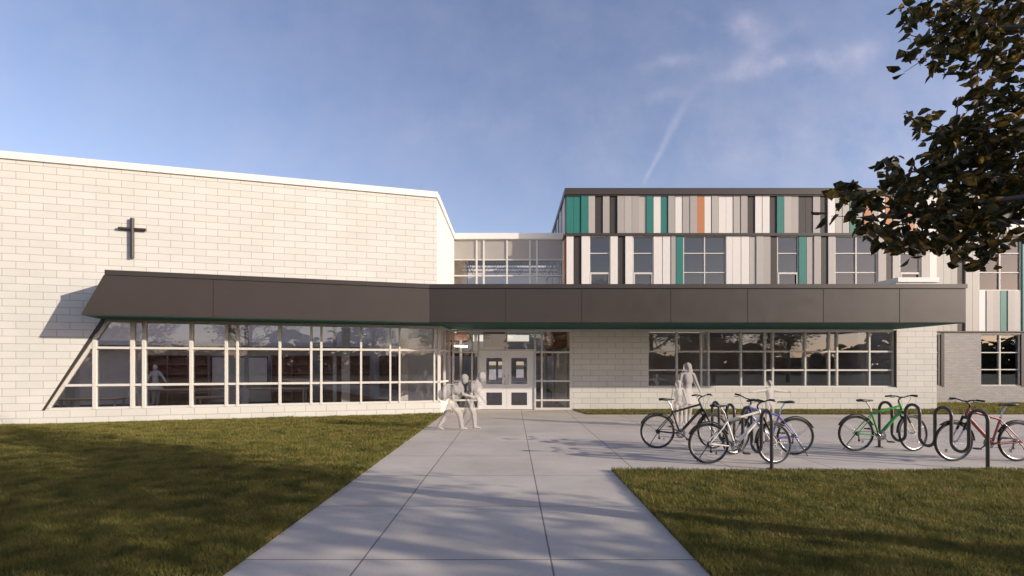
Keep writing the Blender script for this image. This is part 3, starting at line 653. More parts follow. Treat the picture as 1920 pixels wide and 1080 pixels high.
for sgn, (a, b_) in ((-1, (dl+.003, mid-.003)), (1, (mid+.003, dr-.003))):
    gx0, gx1 = (EX(911.7), EX(941.3)) if sgn < 0 else (EX(958.7), EX(988.3))
    hz = [(EZ(720), EZ(671)), (EZ(760), EZ(736))]
    m = MB(); z0_ = .015; yd0, yd1 = ye+.03, ye+.09
    m.box(a, gx0, yd0, yd1, z0_, 2.148); m.box(gx1, b_, yd0, yd1, z0_, 2.148)
    m.box(gx0, gx1, yd0, yd1, z0_, hz[1][0]); m.box(gx0, gx1, yd0, yd1, hz[1][1], hz[0][0]); m.box(gx0, gx1, yd0, yd1, hz[0][1], 2.148)
    d = m.build('door', M['door'], LK)
    m = MB()
    for za_, zb__ in hz: m.add([(gx0,yd0+.03,za_),(gx1,yd0+.03,za_),(gx1,yd0+.03,zb__),(gx0,yd0+.03,zb__)], [(0,1,2,3)])
    m.build('pane', M['glass'], d)
    m = MB(); hx = mid+sgn*.07; m.tube([(hx,yd0,.92),(hx,yd0-.06,.95),(hx,yd0-.06,1.25),(hx,yd0,1.28)], .012, 8); m.build('handle', M['steel'], d)
    m = MB(); m.box(gx0-.02, gx1+.02, yd0+.05, yd1+.05, 1.0, 1.03); m.build('push_bar', M['steel'], d)
# lobby interior
m = MB(); m.box(-4.1, 2.17, ye+.16, 34, -.05, 0.01); m.build('lobby_floor', M['room_floor'], LK)
m = MB(); m.box(-4.1, 2.4, ye+.16, 20.4, 3.85, 3.9); m.build('lobby_ceiling', M['room_ceiling'], LK)
m = MB(); m.box(-4.15, -4.1, 19.7, 34, .01, 3.85); m.box(2.4, 2.5, 24.8, 34, .01, 3.85); m.box(2.12, 2.17, 18.6, 24.7, 2.3, 3.85); 
yb = 34; s4 = F/yb
def BX(px): return (px-CX)/s4
def BZ(py): return EYE-(py-HY)/s4
holes = [(881,914,628,640),(944,992,628,640),(934,951,678,708),(968,982,678,708),(917,930,678,712)]
xs = sorted({-4.1, 3.5} | {BX(h[0]) for h in holes} | {BX(h[1]) for h in holes}); zs_ = sorted({.01, 3.85} | {BZ(h[2]) for h in holes} | {BZ(h[3]) for h in holes})
for i in range(len(xs)-1):
    for j in range(len(zs_)-1):
        cx, cz = (xs[i]+xs[i+1])/2, (zs_[j]+zs_[j+1])/2
        if any(BX(h[0]) < cx < BX(h[1]) and BZ(h[3]) < cz < BZ(h[2]) for h in holes): continue
        m.box(xs[i], xs[i+1], yb, yb+.1, zs_[j], zs_[j+1])
m.build('lobby_wall', M['lobby'], LK)
m = MB(); m.box(-2.9, -1.72, 19.8, 21.6, 2.62, 2.9); m.box(-3.6, -2.6, 22.4, 24.8, 2.4, 3.4); m.build('wood_soffit', M['wood'], LK)
m = MB(); m.box(1.55, 2.11, 19.3, 24.6, 2.32, 2.95); m.build('wood_bulkhead', M['wood'], LK)
m = MB(); m.box(-1.5, -.3, 26, 26.2, 2.55, 3.8); m.build('wood_panel', M['wood'], LK)
m = MB(); m.box(-4.05, 2.35, 29.8, 30.0, 2.15, 2.42); m.build('wood_beam', M['wood'], LK)
for X, Y in ((-2.05,20.0),(1.35,20.4),(1.8,21.6),(-1.75,24.0),(1.65,24.6)):
    m = MB(); m.tube([(X,Y,.011),(X,Y,3.849)], .06, 12); m.build('column', M['alu_white'], LK)
m = MB()
for k in range(5): X = -1.55+k*.0; 
for k in range(24): m.box(2.05, 2.11, 19.2+k*.22, 19.28+k*.22, .011, 2.31)
m.build('slatted_screen', M['room_wall'], LK)
t = thing('pendant_light', 'slim lit linear lamp hanging in the lobby left of the doors', 'lamp', (-1.98, 19.3, 2.36))
m = MB(); m.bar((-.2,-.25,0),(.2,.35,0), .05, .04); m.build('light_bar', M['lamp'], t, world=False)
m = MB(); m.tube([(-.1,-.1,.03),(-.1,-.1,1.48)], .006, 5); m.tube([(.1,.2,.03),(.1,.2,1.48)], .006, 5); m.build('cable', M['steel'], t, world=False)

# ------------------------------------------------------------------ bicycle racks
def rack(Xn, Dn, Xf, Df, label):
    t = thing('bicycle_rack', label, 'bicycle rack', (Xn, Dn, 0), math.atan2(Df-Dn, Xf-Xn), 'wave bicycle racks')
    Ln = math.hypot(Xf-Xn, Df-Dn); p = Ln/7; r = p/2; rb = .027
    pts = [(0,0,-.02)]; ztp, zbt = .94-r-rb, .20+r
    for k in range(7):
        xa_ = k*p
        if k % 2 == 0:
            pts.append((xa_,0,ztp)); pts += [(xa_+r-r*math.cos(a), 0, ztp+r*math.sin(a)) for a in [math.pi*j/12 for j in range(1, 12)]]; pts.append((xa_+p,0,ztp))
        else:
            pts.append((xa_,0,zbt)); pts += [(xa_+r-r*math.cos(a), 0, zbt-r*math.sin(a)) for a in [math.pi*j/12 for j in range(1, 12)]]; pts.append((xa_+p,0,zbt))
    pts.append((7*p,0,-.02))
    m = MB(); m.tube(pts, rb, 12); m.build('wave_tube', M['rack'], t, world=False)
    for x in (0, 7*p):
        m = MB(); m.tube([(x,0,0.001),(x,0,.012)], .07, 16); m.build('foot_plate', M['rack'], t, world=False)
rack(4.11, 7.90, 4.01, 10.0, 'dark wave shaped rack among the black, white and violet bicycles')
rack(7.53, 7.90, 7.36, 10.0, 'dark wave shaped rack between the green and the red bicycle')

# ------------------------------------------------------------------ bicycles
bike = thing('bicycle', 'x', 'bicycle', (0,0,0), 0, 'bicycles parked at the racks')
RW = .34
def wheel(cx):
    m = MB(); c = Vector((cx,0,RW))
    m.tube([c+Vector((math.cos(a)*.300,0,math.sin(a)*.300)) for a in [2*math.pi*i/48 for i in range(48)]], .0105, 6, True)
    m.tube([c+Vector((0,-.045,0)), c+Vector((0,-.02,0)), c+Vector((0,.02,0)), c+Vector((0,.045,0))], [.018,.013,.013,.018], 12)
    for i in range(28):
        a = 2*math.pi*i/28; sgn = 1 if i % 2 else -1; a2 = a+.35*(1 if i % 4 < 2 else -1)
        m.tube([c+Vector((math.cos(a2)*.016, sgn*.03, math.sin(a2)*.016)), c+Vector((math.cos(a)*.297,0,math.sin(a)*.297))], .0011, 3, caps=False)
    w_ = m.build('wheel', M['steel'], bike)
    m = MB(); m.tube([c+Vector((math.cos(a)*.320,0,math.sin(a)*.318)) for a in [2*math.pi*i/56 for i in range(56)]], .0225, 10, True); m.build('tyre', M['rubber'], w_)
    m = MB(); a = -.9; m.box(cx+math.cos(a)*.2-.015, cx+math.cos(a)*.2+.015, -.012, .012, RW+math.sin(a)*.2-.03, RW+math.sin(a)*.2+.03); m.build('reflector', M['chrome'], w_)
    return w_
FX = 1.10
wheel(0); fw = wheel(FX)
def guard(cx, a0, a1):
    m = MB(); n = 22; prof = [(-.028,-.010),(-.022,.004),(0,.010),(.022,.004),(.028,-.010)]; vs = []
    for i in range(n+1):
        a = R(a0+(a1-a0)*i/n)
        for yy_, dr_ in prof: rr = .362+dr_; vs.append((cx+math.cos(a)*rr, yy_, RW+math.sin(a)*rr))
    k = len(prof); fs = [(i*k+j, i*k+j+1, (i+1)*k+j+1, (i+1)*k+j) for i in range(n) for j in range(k-1)]
    m.add(vs, fs, 0, True)
    for yy_ in (-.03, .03):
        a = R(a1-8); m.tube([(cx,yy_*1.4,RW),(cx+math.cos(a)*.355,yy_,RW+math.sin(a)*.355)], .002, 4)
    o = m.build('mudguard', M['plastic'], bike); md = o.modifiers.new('thick', 'SOLIDIFY'); md.thickness = .003; return o
guard(0, 25, 155); fg = guard(FX, 50, 178)
BB = (.44,0,.305); ST_ = (.30,0,.72); HT = (.835,0,.885); HB = (.885,0,.775)
m = MB(); m.tube([(.29,0,.755), ST_, BB], [.017,.017,.019], 10); m.tube([ST_[:2]+(.715,), HT[:2]+(.865,)], .021, 10); m.tube([BB, (HB[0]-.01,0,HB[2]+.01)], .029, 10)
m.tube([HT[:2]+(.905,), HB], .022, 10); m.tube([(BB[0],-.036,BB[2]),(BB[0],.036,BB[2])], .024, 12)
for s in (-1, 1):
    m.tube([(.435,s*.03,.305),(.30,s*.045,.305),(0,s*.062,.34)], .0105, 8); m.tube([(.305,s*.015,.70),(.22,s*.045,.60),(0,s*.062,.345)], .009, 8)
    m.box(-.02, .02, s*.062-.003, s*.062+.003, .32, .365)
frame0 = m.build('frame', M['fr_black'], bike)
m = MB(); m.tube([(.292,0,.75),(.262,0,.85),(.21,0,.925),(.205,0,.95)], .0135, 10); m.build('seat_post', M['chrome'], bike)
m = MB()
prof = [(-.02,.062,.985),(.03,.072,.992),(.09,.055,.985),(.16,.028,.978),(.235,.018,.978),(.27,.010,.970)]
vs = []
for x, hw, z in prof:
    xx = x+.06
    tk = .045 if x < .12 else .02; vs += [(xx,-hw,z-tk*.6),(xx,-hw*.85,z-.002),(xx,0,z+.006),(xx,hw*.85,z-.002),(xx,hw,z-tk*.6),(xx,0,z-tk)]
fs = [(i*6+j, i*6+(j+1) % 6, (i+1)*6+(j+1) % 6, (i+1)*6+j) for i in range(5) for j in range(6)]+[(5,4,3,2,1,0),(30,31,32,33,34,35)]
m.add(vs, fs, 0, True)
for s in (-1, 1): m.tube([(.08,s*.025,.955),(.17,s*.022,.945),(.27,s*.012,.955)], .004, 5)
m.build('saddle', M['plastic'], bike)
front = [fw, fg]
m = MB()
m.tube([(.828,0,.915),(.815,0,.955)], .016, 8)
m.tube([(.885,-.065,.745),(.885,.065,.745)], .022, 8)
m.tube([(.87,0,.78),(.885,0,.745)], .02, 8)
fk = m.build('fork', M['black'], bike); front.append(fk); legs_ = []
for s in (-1, 1):
    m = MB(); m.tube([(.875,s*.062,.775),(.905,s*.062,.70),(.985,s*.062,.54)], [.019,.018,.018], 8, mi=0); m.tube([(.985,s*.062,.545),(FX,s*.058,RW)], .013, 8, mi=1)
    legs_.append(m.build('fork_leg', [M['black'], M['chrome']], bike)); front.append(legs_[-1])
    m = MB(); m.tube([(.915,s*.045,.66),(.95,s*.05,.65)], .018, 8); legs_.append(m.build('brake', M['plastic'], bike)); front.append(legs_[-1])
m = MB(); m.tube([(.812,0,.95),(.83,0,.985),(.895,0,1.03)], .014, 8)
hb = [(.88,-.30,1.055),(.895,-.20,1.06),(.915,-.10,1.05),(.90,-.05,1.03),(.90,.05,1.03),(.915,.10,1.05),(.895,.20,1.06),(.88,.30,1.055)]
hb = [(x-.0,y,z) for x, y, z in hb]
m.tube(hb, .011, 8)
for s in (-1, 1):
    m.tube([(.92,s*.17,1.055),(.955,s*.20,1.035),(.95,s*.27,1.03)], .006, 5)
    m.tube([(.93,s*.14,1.05),(.99,s*.10,1.0),(.95,s*.04,.88),(.90,s*.03,.72)], .0025, 4)
hbar = m.build('handlebar', M['plastic'], bike); front.append(hbar)
for s in (-1, 1):
    m = MB(); m.tube([(.892,s*.19,1.06),(.875,s*.315,1.053)], .017, 8); m.build('grip', M['rubber'], hbar)
m = MB(); c = Vector((BB[0],-.055,BB[2]))
for rr in (.085, .060): m.tube([c+Vector((math.cos(a)*rr,0,math.sin(a)*rr)) for a in [2*math.pi*i/28 for i in range(28)]], .008, 6, True, mi=1)
for i in range(5): a = 2*math.pi*i/5; m.tube([c, c+Vector((math.cos(a)*.083,0,math.sin(a)*.083))], .006, 5)
ca = R(-40); tip = Vector((math.cos(ca)*.17,0,math.sin(ca)*.17))
m.tube([c+Vector((0,-.015,0)), c+Vector((0,-.02,0))+tip], .010, 6, mi=1)
c2 = Vector((BB[0],.06,BB[2])); m.tube([c2, c2-tip], .010, 6, mi=1)
m.tube([c, c2], .011, 8)
m.build('crankset', [M['steel'], M['plastic']], bike)
for c_, t_, s in ((c+Vector((0,-.02,0)), tip, -1), (c2, -tip, 1)):
    p = c_+t_; m = MB(); m.box(p.x-.045, p.x+.045, min(p.y+s*.015, p.y+s*.10), max(p.y+s*.015, p.y+s*.10), p.z-.012, p.z+.012); m.tube([(p.x,p.y,p.z),(p.x,p.y+s*.10,p.z)], .008, 6); m.build('pedal', M['plastic'], bike)
m = MB(); m.tube([(.44,-.055,.39),(.0,-.055,.375),(-.035,-.055,.34),(0,-.055,.305),(.02,-.055,.27),(.0,-.055,.215),(.03,-.055,.205),(.05,-.055,.24),(.44,-.055,.22)], .004, 4); m.build('chain', M['plastic'], bike)
m = MB(); m.tube([(0,-.05,.34),(0,-.062,.34)], .035, 14); m.tube([(0,-.04,.34),(0,-.05,.34)], .045, 14); m.bar((.01,-.06,.30),(.02,-.06,.21), .012, .02, 0, up=(0,1,0)); m.tube([(.02,-.052,.21),(.02,-.064,.21)], .022, 10)
m.build('derailleur', M['plastic'], bike)
m = MB(); m.tube([(.03,.06,.32),(-.13,.17,.005)], .008, 6); m.build('kickstand', M['black'], bike)
piv = Vector((.835,0,.885)); ax = (Vector((1.02,0,.40))-Vector(HT)).normalized()*-1
SPECS = [
 ('black bicycle at the far left, behind the white one', 'fr_black', 2.87, 9.85, 0, 14),
 ('cream white bicycle, nearest at the left rack', 'fr_white', 3.28, 8.33, 0, 15),
 ('violet blue bicycle facing left behind the left rack', 'fr_blue', 5.2, 9.16, math.pi, 26),
 ('green bicycle facing right at the right rack', 'fr_green', 6.58, 9.55, 0, 13),
 ('red bicycle facing left at the right edge of the picture', 'fr_red', 7.54+1.11, 8.54, math.pi, 2)]
fdata = [o.data for o in front]
insts = []
for i, (lab, fm, X, Y, rz, st) in enumerate(SPECS):
    if i == 0: r = bike; r.location = (X, Y, 0); r.rotation_euler = (0,0,rz); r['label'] = lab; ch = kids(r)
    else: r = dup(bike, (X, Y, 0), rz, lab); ch = kids(r)
    insts.append((r, ch, fm, st))
for r, ch, fm, st in insts:
    stm = Matrix.Translation(piv) @ Matrix.Rotation(R(st), 4, ax) @ Matrix.Translation(-piv)
    for c_ in ch:
        base = c_.name.split('.')[0]
        if c_.data in fdata:
            c_.matrix_basis = stm
for r, ch, fm, st in insts:
    for c_ in ch:
        if c_.name.split('.')[0] == 'frame':
            d = c_.data.copy(); d.materials[0] = M[fm]
            c_.data = d

# ------------------------------------------------------------------ trees
def leaves(mb, pts, size, rnd, droop=.4):
    for p in pts:
        a = rnd.uniform(0, 2*math.pi); d = Vector((math.cos(a), math.sin(a), rnd.uniform(-1.3, .5)*droop*1.6)).normalized()
        u = Vector((rnd.uniform(-1,1), rnd.uniform(-1,1), rnd.uniform(-1,1))); s = d.cross(u)
        if s.length < .05: continue
        s.normalize(); n = s.cross(d); l = size*rnd.uniform(.6, 1.25); w_ = l*rnd.uniform(.26, .36); p = Vector(p)
        q_ = [p, p+d*l*.32+s*w_+n*w_*.35, p+d*l*.68+s*w_*.75+n*w_*.25, p+d*l-n*l*.10, p+d*l*.68-s*w_*.75+n*w_*.25, p+d*l*.32-s*w_+n*w_*.35]
        mb.add(q_, [(0,1,2,3),(0,3,4,5)])
def curve(p, q_, sag, n=6, rnd=random):
    p, q_ = Vector(p), Vector(q_); o = Vector((rnd.uniform(-1,1), rnd.uniform(-1,1), rnd.uniform(-.3,1)))*sag
    return [p.lerp(q_, t)+o*math.sin(math.pi*t) for t in [i/n for i in range(n+1)]]
# near tree: sprays of leaves around branch tips
rt = random.Random(11)
NT = thing('leafy_tree', 'dark leafed tree with a few golden leaves and painted gold highlights reaching in from the upper right', 'tree', (6.6, 3.3, 0))
def pw(px, py, d): return Vector(((px-CX)*d/F, d, EYE+(HY-py)*d/F))
blobs = [ # px, py, depth, radius(px), leaves
 (1590,372,4.3,30,26),(1565,360,4.3,22,9),(1552,405,4.2,14,3),(1622,395,4.3,36,44),(1645,440,4.2,36,34),(1612,435,4.2,18,6),(1660,330,4.4,32,30),(1665,305,4.5,20,9),(1700,370,4.4,42,70),(1690,440,4.3,38,44),(1735,330,4.6,42,62),(1745,420,4.3,44,84),
 (1705,470,4.2,24,16),(1770,455,4.2,36,50),(1790,390,4.4,46,95),(1830,430,4.3,42,70),(1825,485,4.1,26,17),(1800,500,4.1,14,4),(1860,395,4.5,44,85),(1905,380,4.5,44,85),(1875,450,4.3,26,18),(1850,490,4.1,20,9),(1918,440,4.2,20,7),
 (1790,320,4.6,46,90),(1845,330,4.6,50,120),(1905,310,4.7,50,120),(1700,225,4.7,14,6),(1728,232,4.7,26,20),(1755,262,4.7,34,45),(1770,300,4.7,34,50),(1800,250,4.8,42,75),(1850,260,4.8,48,110),(1905,240,4.8,46,100),(1830,195,4.8,28,24),(1870,180,4.8,34,42),(1912,175,4.9,34,50),(1795,180,4.7,12,4),
 (1700,30,5.0,30,26),(1690,60,5.0,14,4),(1735,30,5.1,36,46),(1780,20,5.1,40,64),(1720,80,4.9,22,16),(1740,110,4.9,30,34),(1785,75,5.0,42,80),(1700,105,4.9,16,7),(1835,40,5.1,46,80),(1835,95,5.0,44,84),(1890,30,5.2,44,80),(1895,90,5.1,44,76),(1820,135,4.9,28,30),(1870,140,4.9,30,24),(1765,140,4.8,14,5),(1690,135,4.8,10,2)]
tips = []; lp = MB()
for px, py, d, rp, n in blobs:
    pts = []
    for _ in range(int(n*1.0)):
        a, r_ = rt.uniform(0, 2*math.pi), rp*rt.random()**.6
        pts.append(pw(px+8+r_*math.cos(a), py+r_*math.sin(a)*.85-5, d+rt.uniform(-.45, .45)))
    leaves(lp, pts, .118, rt, .6); tips.append(pw(px+6, py, d))
for _ in range(150):     # rest of the crown, outside the frame
    z = rt.uniform(2.9, 8.2); a = rt.uniform(0, 2*math.pi); rr = 2.2*math.sqrt(max(.05, 1-((z-5.6)/3.1)**2))*rt.uniform(.35, 1)
    c = Vector((6.9+rr*math.cos(a), 2.7+rr*math.sin(a)*.9, z))
    if c.y > .5 and c.x/max(c.y, .5) < 1.3 and (EYE+.78*c.y > z): continue
    leaves(lp, [c+Vector((rt.gauss(0,.28), rt.gauss(0,.28), rt.gauss(0,.25))) for _ in range(34)], .12, rt); tips.append(c)
m = MB(); trunk = [(6.6,3.3,0),(6.62,3.32,1.2),(6.55,3.35,2.4),(6.65,3.3,4.0),(6.7,3.3,6.0),(6.75,3.3,7.6)]
m.tube(trunk, [.19,.15,.135,.11,.07,.03], 12)
limbs = [((6.55,3.35,2.35), pw(1785,408,4.35), .10), ((6.6,3.32,3.3), pw(1800,270,4.75), .10), ((6.65,3.3,4.2), pw(1790,60,5.0), .12), ((6.6,3.3,2.9), pw(1690,400,4.4), .15),
         ((6.65,3.3,3.6),(8.6,2.6,5.2),.2), ((6.65,3.3,4.2),(7.4,1.2,5.8),.2), ((6.68,3.3,5.0),(7.6,4.9,6.8),.2), ((6.68,3.3,4.6),(5.4,1.9,6.2),.2)]
lpts = []
for p, q_, sg in limbs:
    c = curve(p, q_, sg, 8, rt); m.tube(c, [.055-.042*i/8 for i in range(9)], 8); lpts += c[2:]
for tpt in tips:
    near = min(lpts, key=lambda v: (v-tpt).length)
    if (near-tpt).length < 2.2: m.tube(curve(near, tpt, .08, 4, rt), [.010,.008,.006,.004,.002], 5)
m.build('trunk', M['bark'], NT); lp.build('crown', M['leaf_near'], NT)
# other trees (they cast the long shadows and show in the glass)
def tree(kind, seed):
    r_ = random.Random(seed); h = 9.5
    t = thing('broadleaf_tree', 'x', 'tree', (0,0,0), 0, 'trees standing behind the viewpoint')
    m = MB(); m.tube([(0,0,-.1),(.03,.02,1.4),(0,.05,3.2),(.06,0,5.5),(.02,.03,8.2)], [.24,.19,.15,.10,.03], 12)
    lf = MB(); ends = []
    for k in range(13):
        a = k*2.4+r_.uniform(-.3,.3); z0_ = 2.3+k*.36; ln = (2.9-.13*k)*r_.uniform(.8,1.15); q_ = Vector((math.cos(a)*ln, math.sin(a)*ln, z0_+ln*r_.uniform(.25,.75)))
        c = curve((0,0,z0_), q_, .3, 6, r_); m.tube(c, [.065-.05*i/6 for i in range(7)], 7); ends += c[2:]
    for e in ends:
        for _ in range(3):
            c = e+Vector((r_.gauss(0,.5), r_.gauss(0,.5), r_.gauss(0,.42)))
            leaves(lf, [c+Vector((r_.gauss(0,.24), r_.gauss(0,.24), r_.gauss(0,.18))) for _ in range(24)], .165, r_)
    m.build('trunk', M['bark'], t); lf.build('crown', M['leaf_far'], t); return t
ta, tb_ = tree('a', 21), tree('b', 22)
TP = [(8.6,-2.2,'a','leafy tree standing just behind the viewpoint on the right lawn'),(14.0,-1.6,'b','leafy tree next to the nearest one on the right lawn behind the viewpoint'),
      (17.5,-6.5,'a','leafy tree well to the right behind the viewpoint'),(23,-7.2,'b','rightmost leafy tree of the row behind the viewpoint'),(12.0,-6.4,'b','leafy tree in the second row behind the viewpoint on the right'),
      (25,-8.5,'a','farthest right leafy tree behind the viewpoint'),
      (4.5,-15,'a','leafy tree across the lawn behind the viewpoint, right of the path'),(-6,-13,'b','leafy tree left of the path behind the viewpoint'),(-13,-16,'a','leafy tree far left behind the viewpoint'),
      (11.5,-17,'b','leafy tree beyond the second row behind the viewpoint'),(19,-15,'a','leafy tree reflected in the right end of the ribbon window'),(-21,-12,'b','outermost left leafy tree behind the viewpoint')]
seen = set()
for i, (x, y, k, lab) in enumerate(TP):
    src = ta if k == 'a' else tb_
    if k not in seen: seen.add(k); src.location = (x, y, 0); src.rotation_euler = (0,0,i*1.1); src['label'] = lab
    else: dup(src, (x, y, 0), i*1.1, lab).scale = (1+.06*math.sin(i*2),)*3

wd_ = MB(); rw_ = random.Random(4); pts = []  # unseen tree belt added to block the bright horizon in window reflections
for _ in range(5200):
    x = rw_.uniform(-110, 120); hh = 4.2+2.4*math.sin(x*.21)+1.6*math.sin(x*.57+1)+.8*math.sin(x*1.3)
    hh = max(2.6, hh); pts.append((x, -52+rw_.uniform(-4, 4), rw_.uniform(0, 1)**.8*hh))
for p in pts: leaves(wd_, [(p[0]+rw_.gauss(0,.5), p[1], p[2]+rw_.gauss(0,.3)) for _ in range(3)], 1.5, rw_)
o = wd_.build('added_tree_belt', M['leaf_far']); o['kind'] = 'stuff'; tag(o, 'low belt of trees added far behind the viewpoint to darken the window reflections', 'trees')

# ------------------------------------------------------------------ people
def rot_s(v, pitch, abd=0, side=1):      # v hangs down; pitch forward (+x), abduct to the side (y)
    v = Matrix.Rotation(-R(pitch), 3, 'Y') @ v
    return Matrix.Rotation(R(abd)*side, 3, 'X') @ v
def person(H, X, Y, Z, rz, label, mat='ghost', lean=5, headdrop=0, legs=((8,5),(-8,12)), arms=((10,5,15),(-5,5,15)), skirt=0, hair=0, child=False, spread=0, group=None, coat=1.0):
    hd = H*(.068 if not child else .080); k = H/1.7; kc = k*(1.06 if child else 1)
    leg = H*(.49 if not child else .46); th, sn = leg*.50, leg*.46
    LR = Matrix.Rotation(R(lean), 3, 'Y'); pel = Vector((0,0,leg)); ax_ = lambda t, y=0, x=0: pel + LR @ Vector((x,y,t))
    shz = H-leg-2*hd-.10*k; nd = Matrix.Rotation(R(lean+headdrop), 3, 'Y')
    neck0 = ax_(shz+.01*k); neck1 = neck0 + nd @ Vector((.01*k,0,.075*k)); hc = neck1 + nd @ Vector((.022*k,0,hd*.82))
    mb = MB()
    # trunk: pelvis, waist, rib cage, shoulders
    mb.ell(pel+Vector((0,0,.0)), (.115*kc,.150*kc,.13*kc), 0, 20, 14, LR)
    mb.ell(ax_(shz*.38), (.100*kc*coat,.135*kc*coat,shz*.42), 0, 20, 14, LR)
    mb.ell(ax_(shz*.68), (.118*kc*coat,.165*kc*coat,shz*.40), 0, 20, 14, LR)
    mb.tube([ax_(shz-.03*k,-.15*kc), ax_(shz+.012*k,-.08*k), ax_(shz+.03*k), ax_(shz+.012*k,.08*k), ax_(shz-.03*k,.15*kc)], [.05*kc,.058*kc,.055*kc,.058*kc,.05*kc], 12)
    mb.tube([neck0, neck1, hc], [.058*k,.050*k,.050*k], 12)
    def limb(pts, rr):
        mb.tube(pts, rr, 12)
        for p, r_ in zip(pts, rr): mb.ell(p, (r_*.99,)*3, 0, 12, 8)
    for s, (hip, kn) in zip((-1,1), legs):
        h0 = pel+Vector((0,s*.078*kc,-.02*k)); kp = h0+rot_s(Vector((0,0,-th)), hip, spread, s)
        v2 = rot_s(Vector((0,0,-sn)), hip-kn, spread, s); an = kp+v2
        limb([h0, h0.lerp(kp,.5), kp, kp.lerp(an,.35), an], [.110*kc,.102*kc,.082*kc,.078*kc,.056*kc])
        fr = Matrix.Rotation(R(-6 if hip >= 0 else 22), 3, 'Y')
        limb([an+fr @ Vector((-.035*k,0,-.045*k)), an+fr @ Vector((.05*k,0,-.05*k)), an+fr @ Vector((.145*k,s*.015,-.062*k))], [.040*k,.040*k,.028*k])
    for s, (sp_, ab, el) in zip((-1,1), arms):
        s0 = ax_(shz-.035*k, s*.165*kc); eb = s0+rot_s(Vector((0,0,-.275*k)), sp_, ab, s); d2 = rot_s(Vector((0,0,-.235*k)), sp_+el, ab, s); wr = eb+d2
        limb([s0, s0.lerp(eb,.5), eb, eb.lerp(wr,.35), wr], [.064*kc,.060*kc,.054*kc,.048*kc,.034*kc])
        dn = d2.normalized(); side_ = dn.cross(Vector((0,1,0)))
        if side_.length < .2: side_ = Vector((1,0,0))
        side_.normalize(); nr = dn.cross(side_)
        for j in range(4): mb.tube([wr, wr+dn*.045*k+side_*(.024-.016*j)*k, wr+dn*.085*k+side_*(.030-.020*j)*k], [.020*k,.017*k,.013*k], 8)      # palm
        for j, fl in enumerate((.062,.074,.068,.052)):                    # four slightly curled fingers
            b0 = wr+dn*.083*k+side_*(.031-.0205*j)*k; f1 = b0+dn*fl*.5*k; f2 = f1+(dn-nr*s*.45).normalized()*fl*.5*k
            mb.tube([b0, f1, f2], [.0105*k,.0100*k,.0085*k], 8)
        t0 = wr+dn*.03*k+side_*.024*k; mb.tube([t0, t0+(dn+side_).normalized()*.035*k, t0+(dn*1.5+side_*.8).normalized()*.068*k], [.014*k,.013*k,.010*k], 8)
    rm = nd
    mb.ell(hc, (hd*.84, hd*.72, hd*.98), 0, 22, 16, rm)                                # skull
    mb.ell(hc+rm @ Vector((hd*.28,0,-hd*.50)), (hd*.50, hd*.50, hd*.50), 0, 16, 12, rm)        # jaw and chin
    mb.tube([hc+rm @ Vector((hd*.76,0,hd*.12)), hc+rm @ Vector((hd*1.0,0,-hd*.20)), hc+rm @ Vector((hd*.80,0,-hd*.28))], [hd*.07,hd*.13,hd*.09], 8)
    mb.tube([hc+rm @ Vector((hd*.66,-hd*.18,-hd*.52)), hc+rm @ Vector((hd*.76,0,-hd*.54)), hc+rm @ Vector((hd*.66,hd*.18,-hd*.52))], hd*.08, 8)
    for s in (-1, 1): mb.ell(hc+rm @ Vector((-.02*k,s*hd*.72,-hd*.08)), (hd*.17, hd*.12, hd*.26), 0, 10, 8, rm)
    if hair: mb.ell(hc+rm @ Vector((-hd*.12,0,hd*.14)), (hd*.88, hd*.82, hd*.98), 0, 20, 14, rm)
    if hair == 2:
        mb.ell(hc+rm @ Vector((-hd*.25,0,hd*.02)), (hd*.92, hd*1.02, hd*1.15), 0, 20, 14, rm); mb.ell(hc+rm @ Vector((-hd*.55,.02,-hd*1.5)), (hd*.72, hd*1.25, hd*2.1), 0, 20, 14, rm)
    if hair == 3: mb.ell(hc+rm @ Vector((-hd*.55,0,-hd*.75)), (hd*.45, hd*.6, hd*1.1), 0, 16, 12, rm)
    if skirt:
        pz = leg+.10*k; n = 28; rings = ((.02, pz+.03*k), (.12*kc, pz), (.165*kc, pz-.12*k), (skirt, pz-.40*k), (skirt*.95, pz-.42*k), (.02, pz-.40*k)); vs = []
        for r_, z_ in rings:
            for j in range(n):
                a = 2*math.pi*j/n; q_ = r_*(1+(.07*math.cos(6*a) if r_ > .2 else 0)); vs.append((q_*math.cos(a)*.85, q_*math.sin(a), z_))
        fs = [(i*n+j, (i+1)*n+j, (i+1)*n+(j+1) % n, i*n+(j+1) % n) for i in range(len(rings)-1) for j in range(n)]+[tuple(range(n)), tuple(range((len(rings)-1)*n, len(rings)*n))[::-1]]
        mb.add(vs, fs)
    zmin = min(p[2] for p in mb.v); mb.v = [(p[0], p[1], p[2]-zmin) for p in mb.v]
    o = mb.build('person', M[mat]); md = o.modifiers.new('fuse', 'REMESH'); md.mode = 'VOXEL'; md.voxel_size = .0080; md.use_smooth_shade = True
    sm_ = o.modifiers.new('soft', 'SMOOTH'); sm_.factor = .5; sm_.iterations = 2
    dg = bpy.context.evaluated_depsgraph_get(); me = bpy.data.meshes.new_from_object(o.evaluated_get(dg)); o.modifiers.clear(); o.data = me
    o.location = (X, Y, Z); o.rotation_euler = (0,0,rz)
    tag(o, label, 'person', group); return o
GP = 'pale translucent figures'
p1 = person(1.50, -1.50, 12.5, 0, R(4), 'pale see-through child wearing a backpack, leaning forward with legs wide apart', lean=22, headdrop=14, legs=((34,26),(-24,12)), arms=((26,6,50),(20,6,50)), child=True, coat=1.7, hair=1, group=GP)
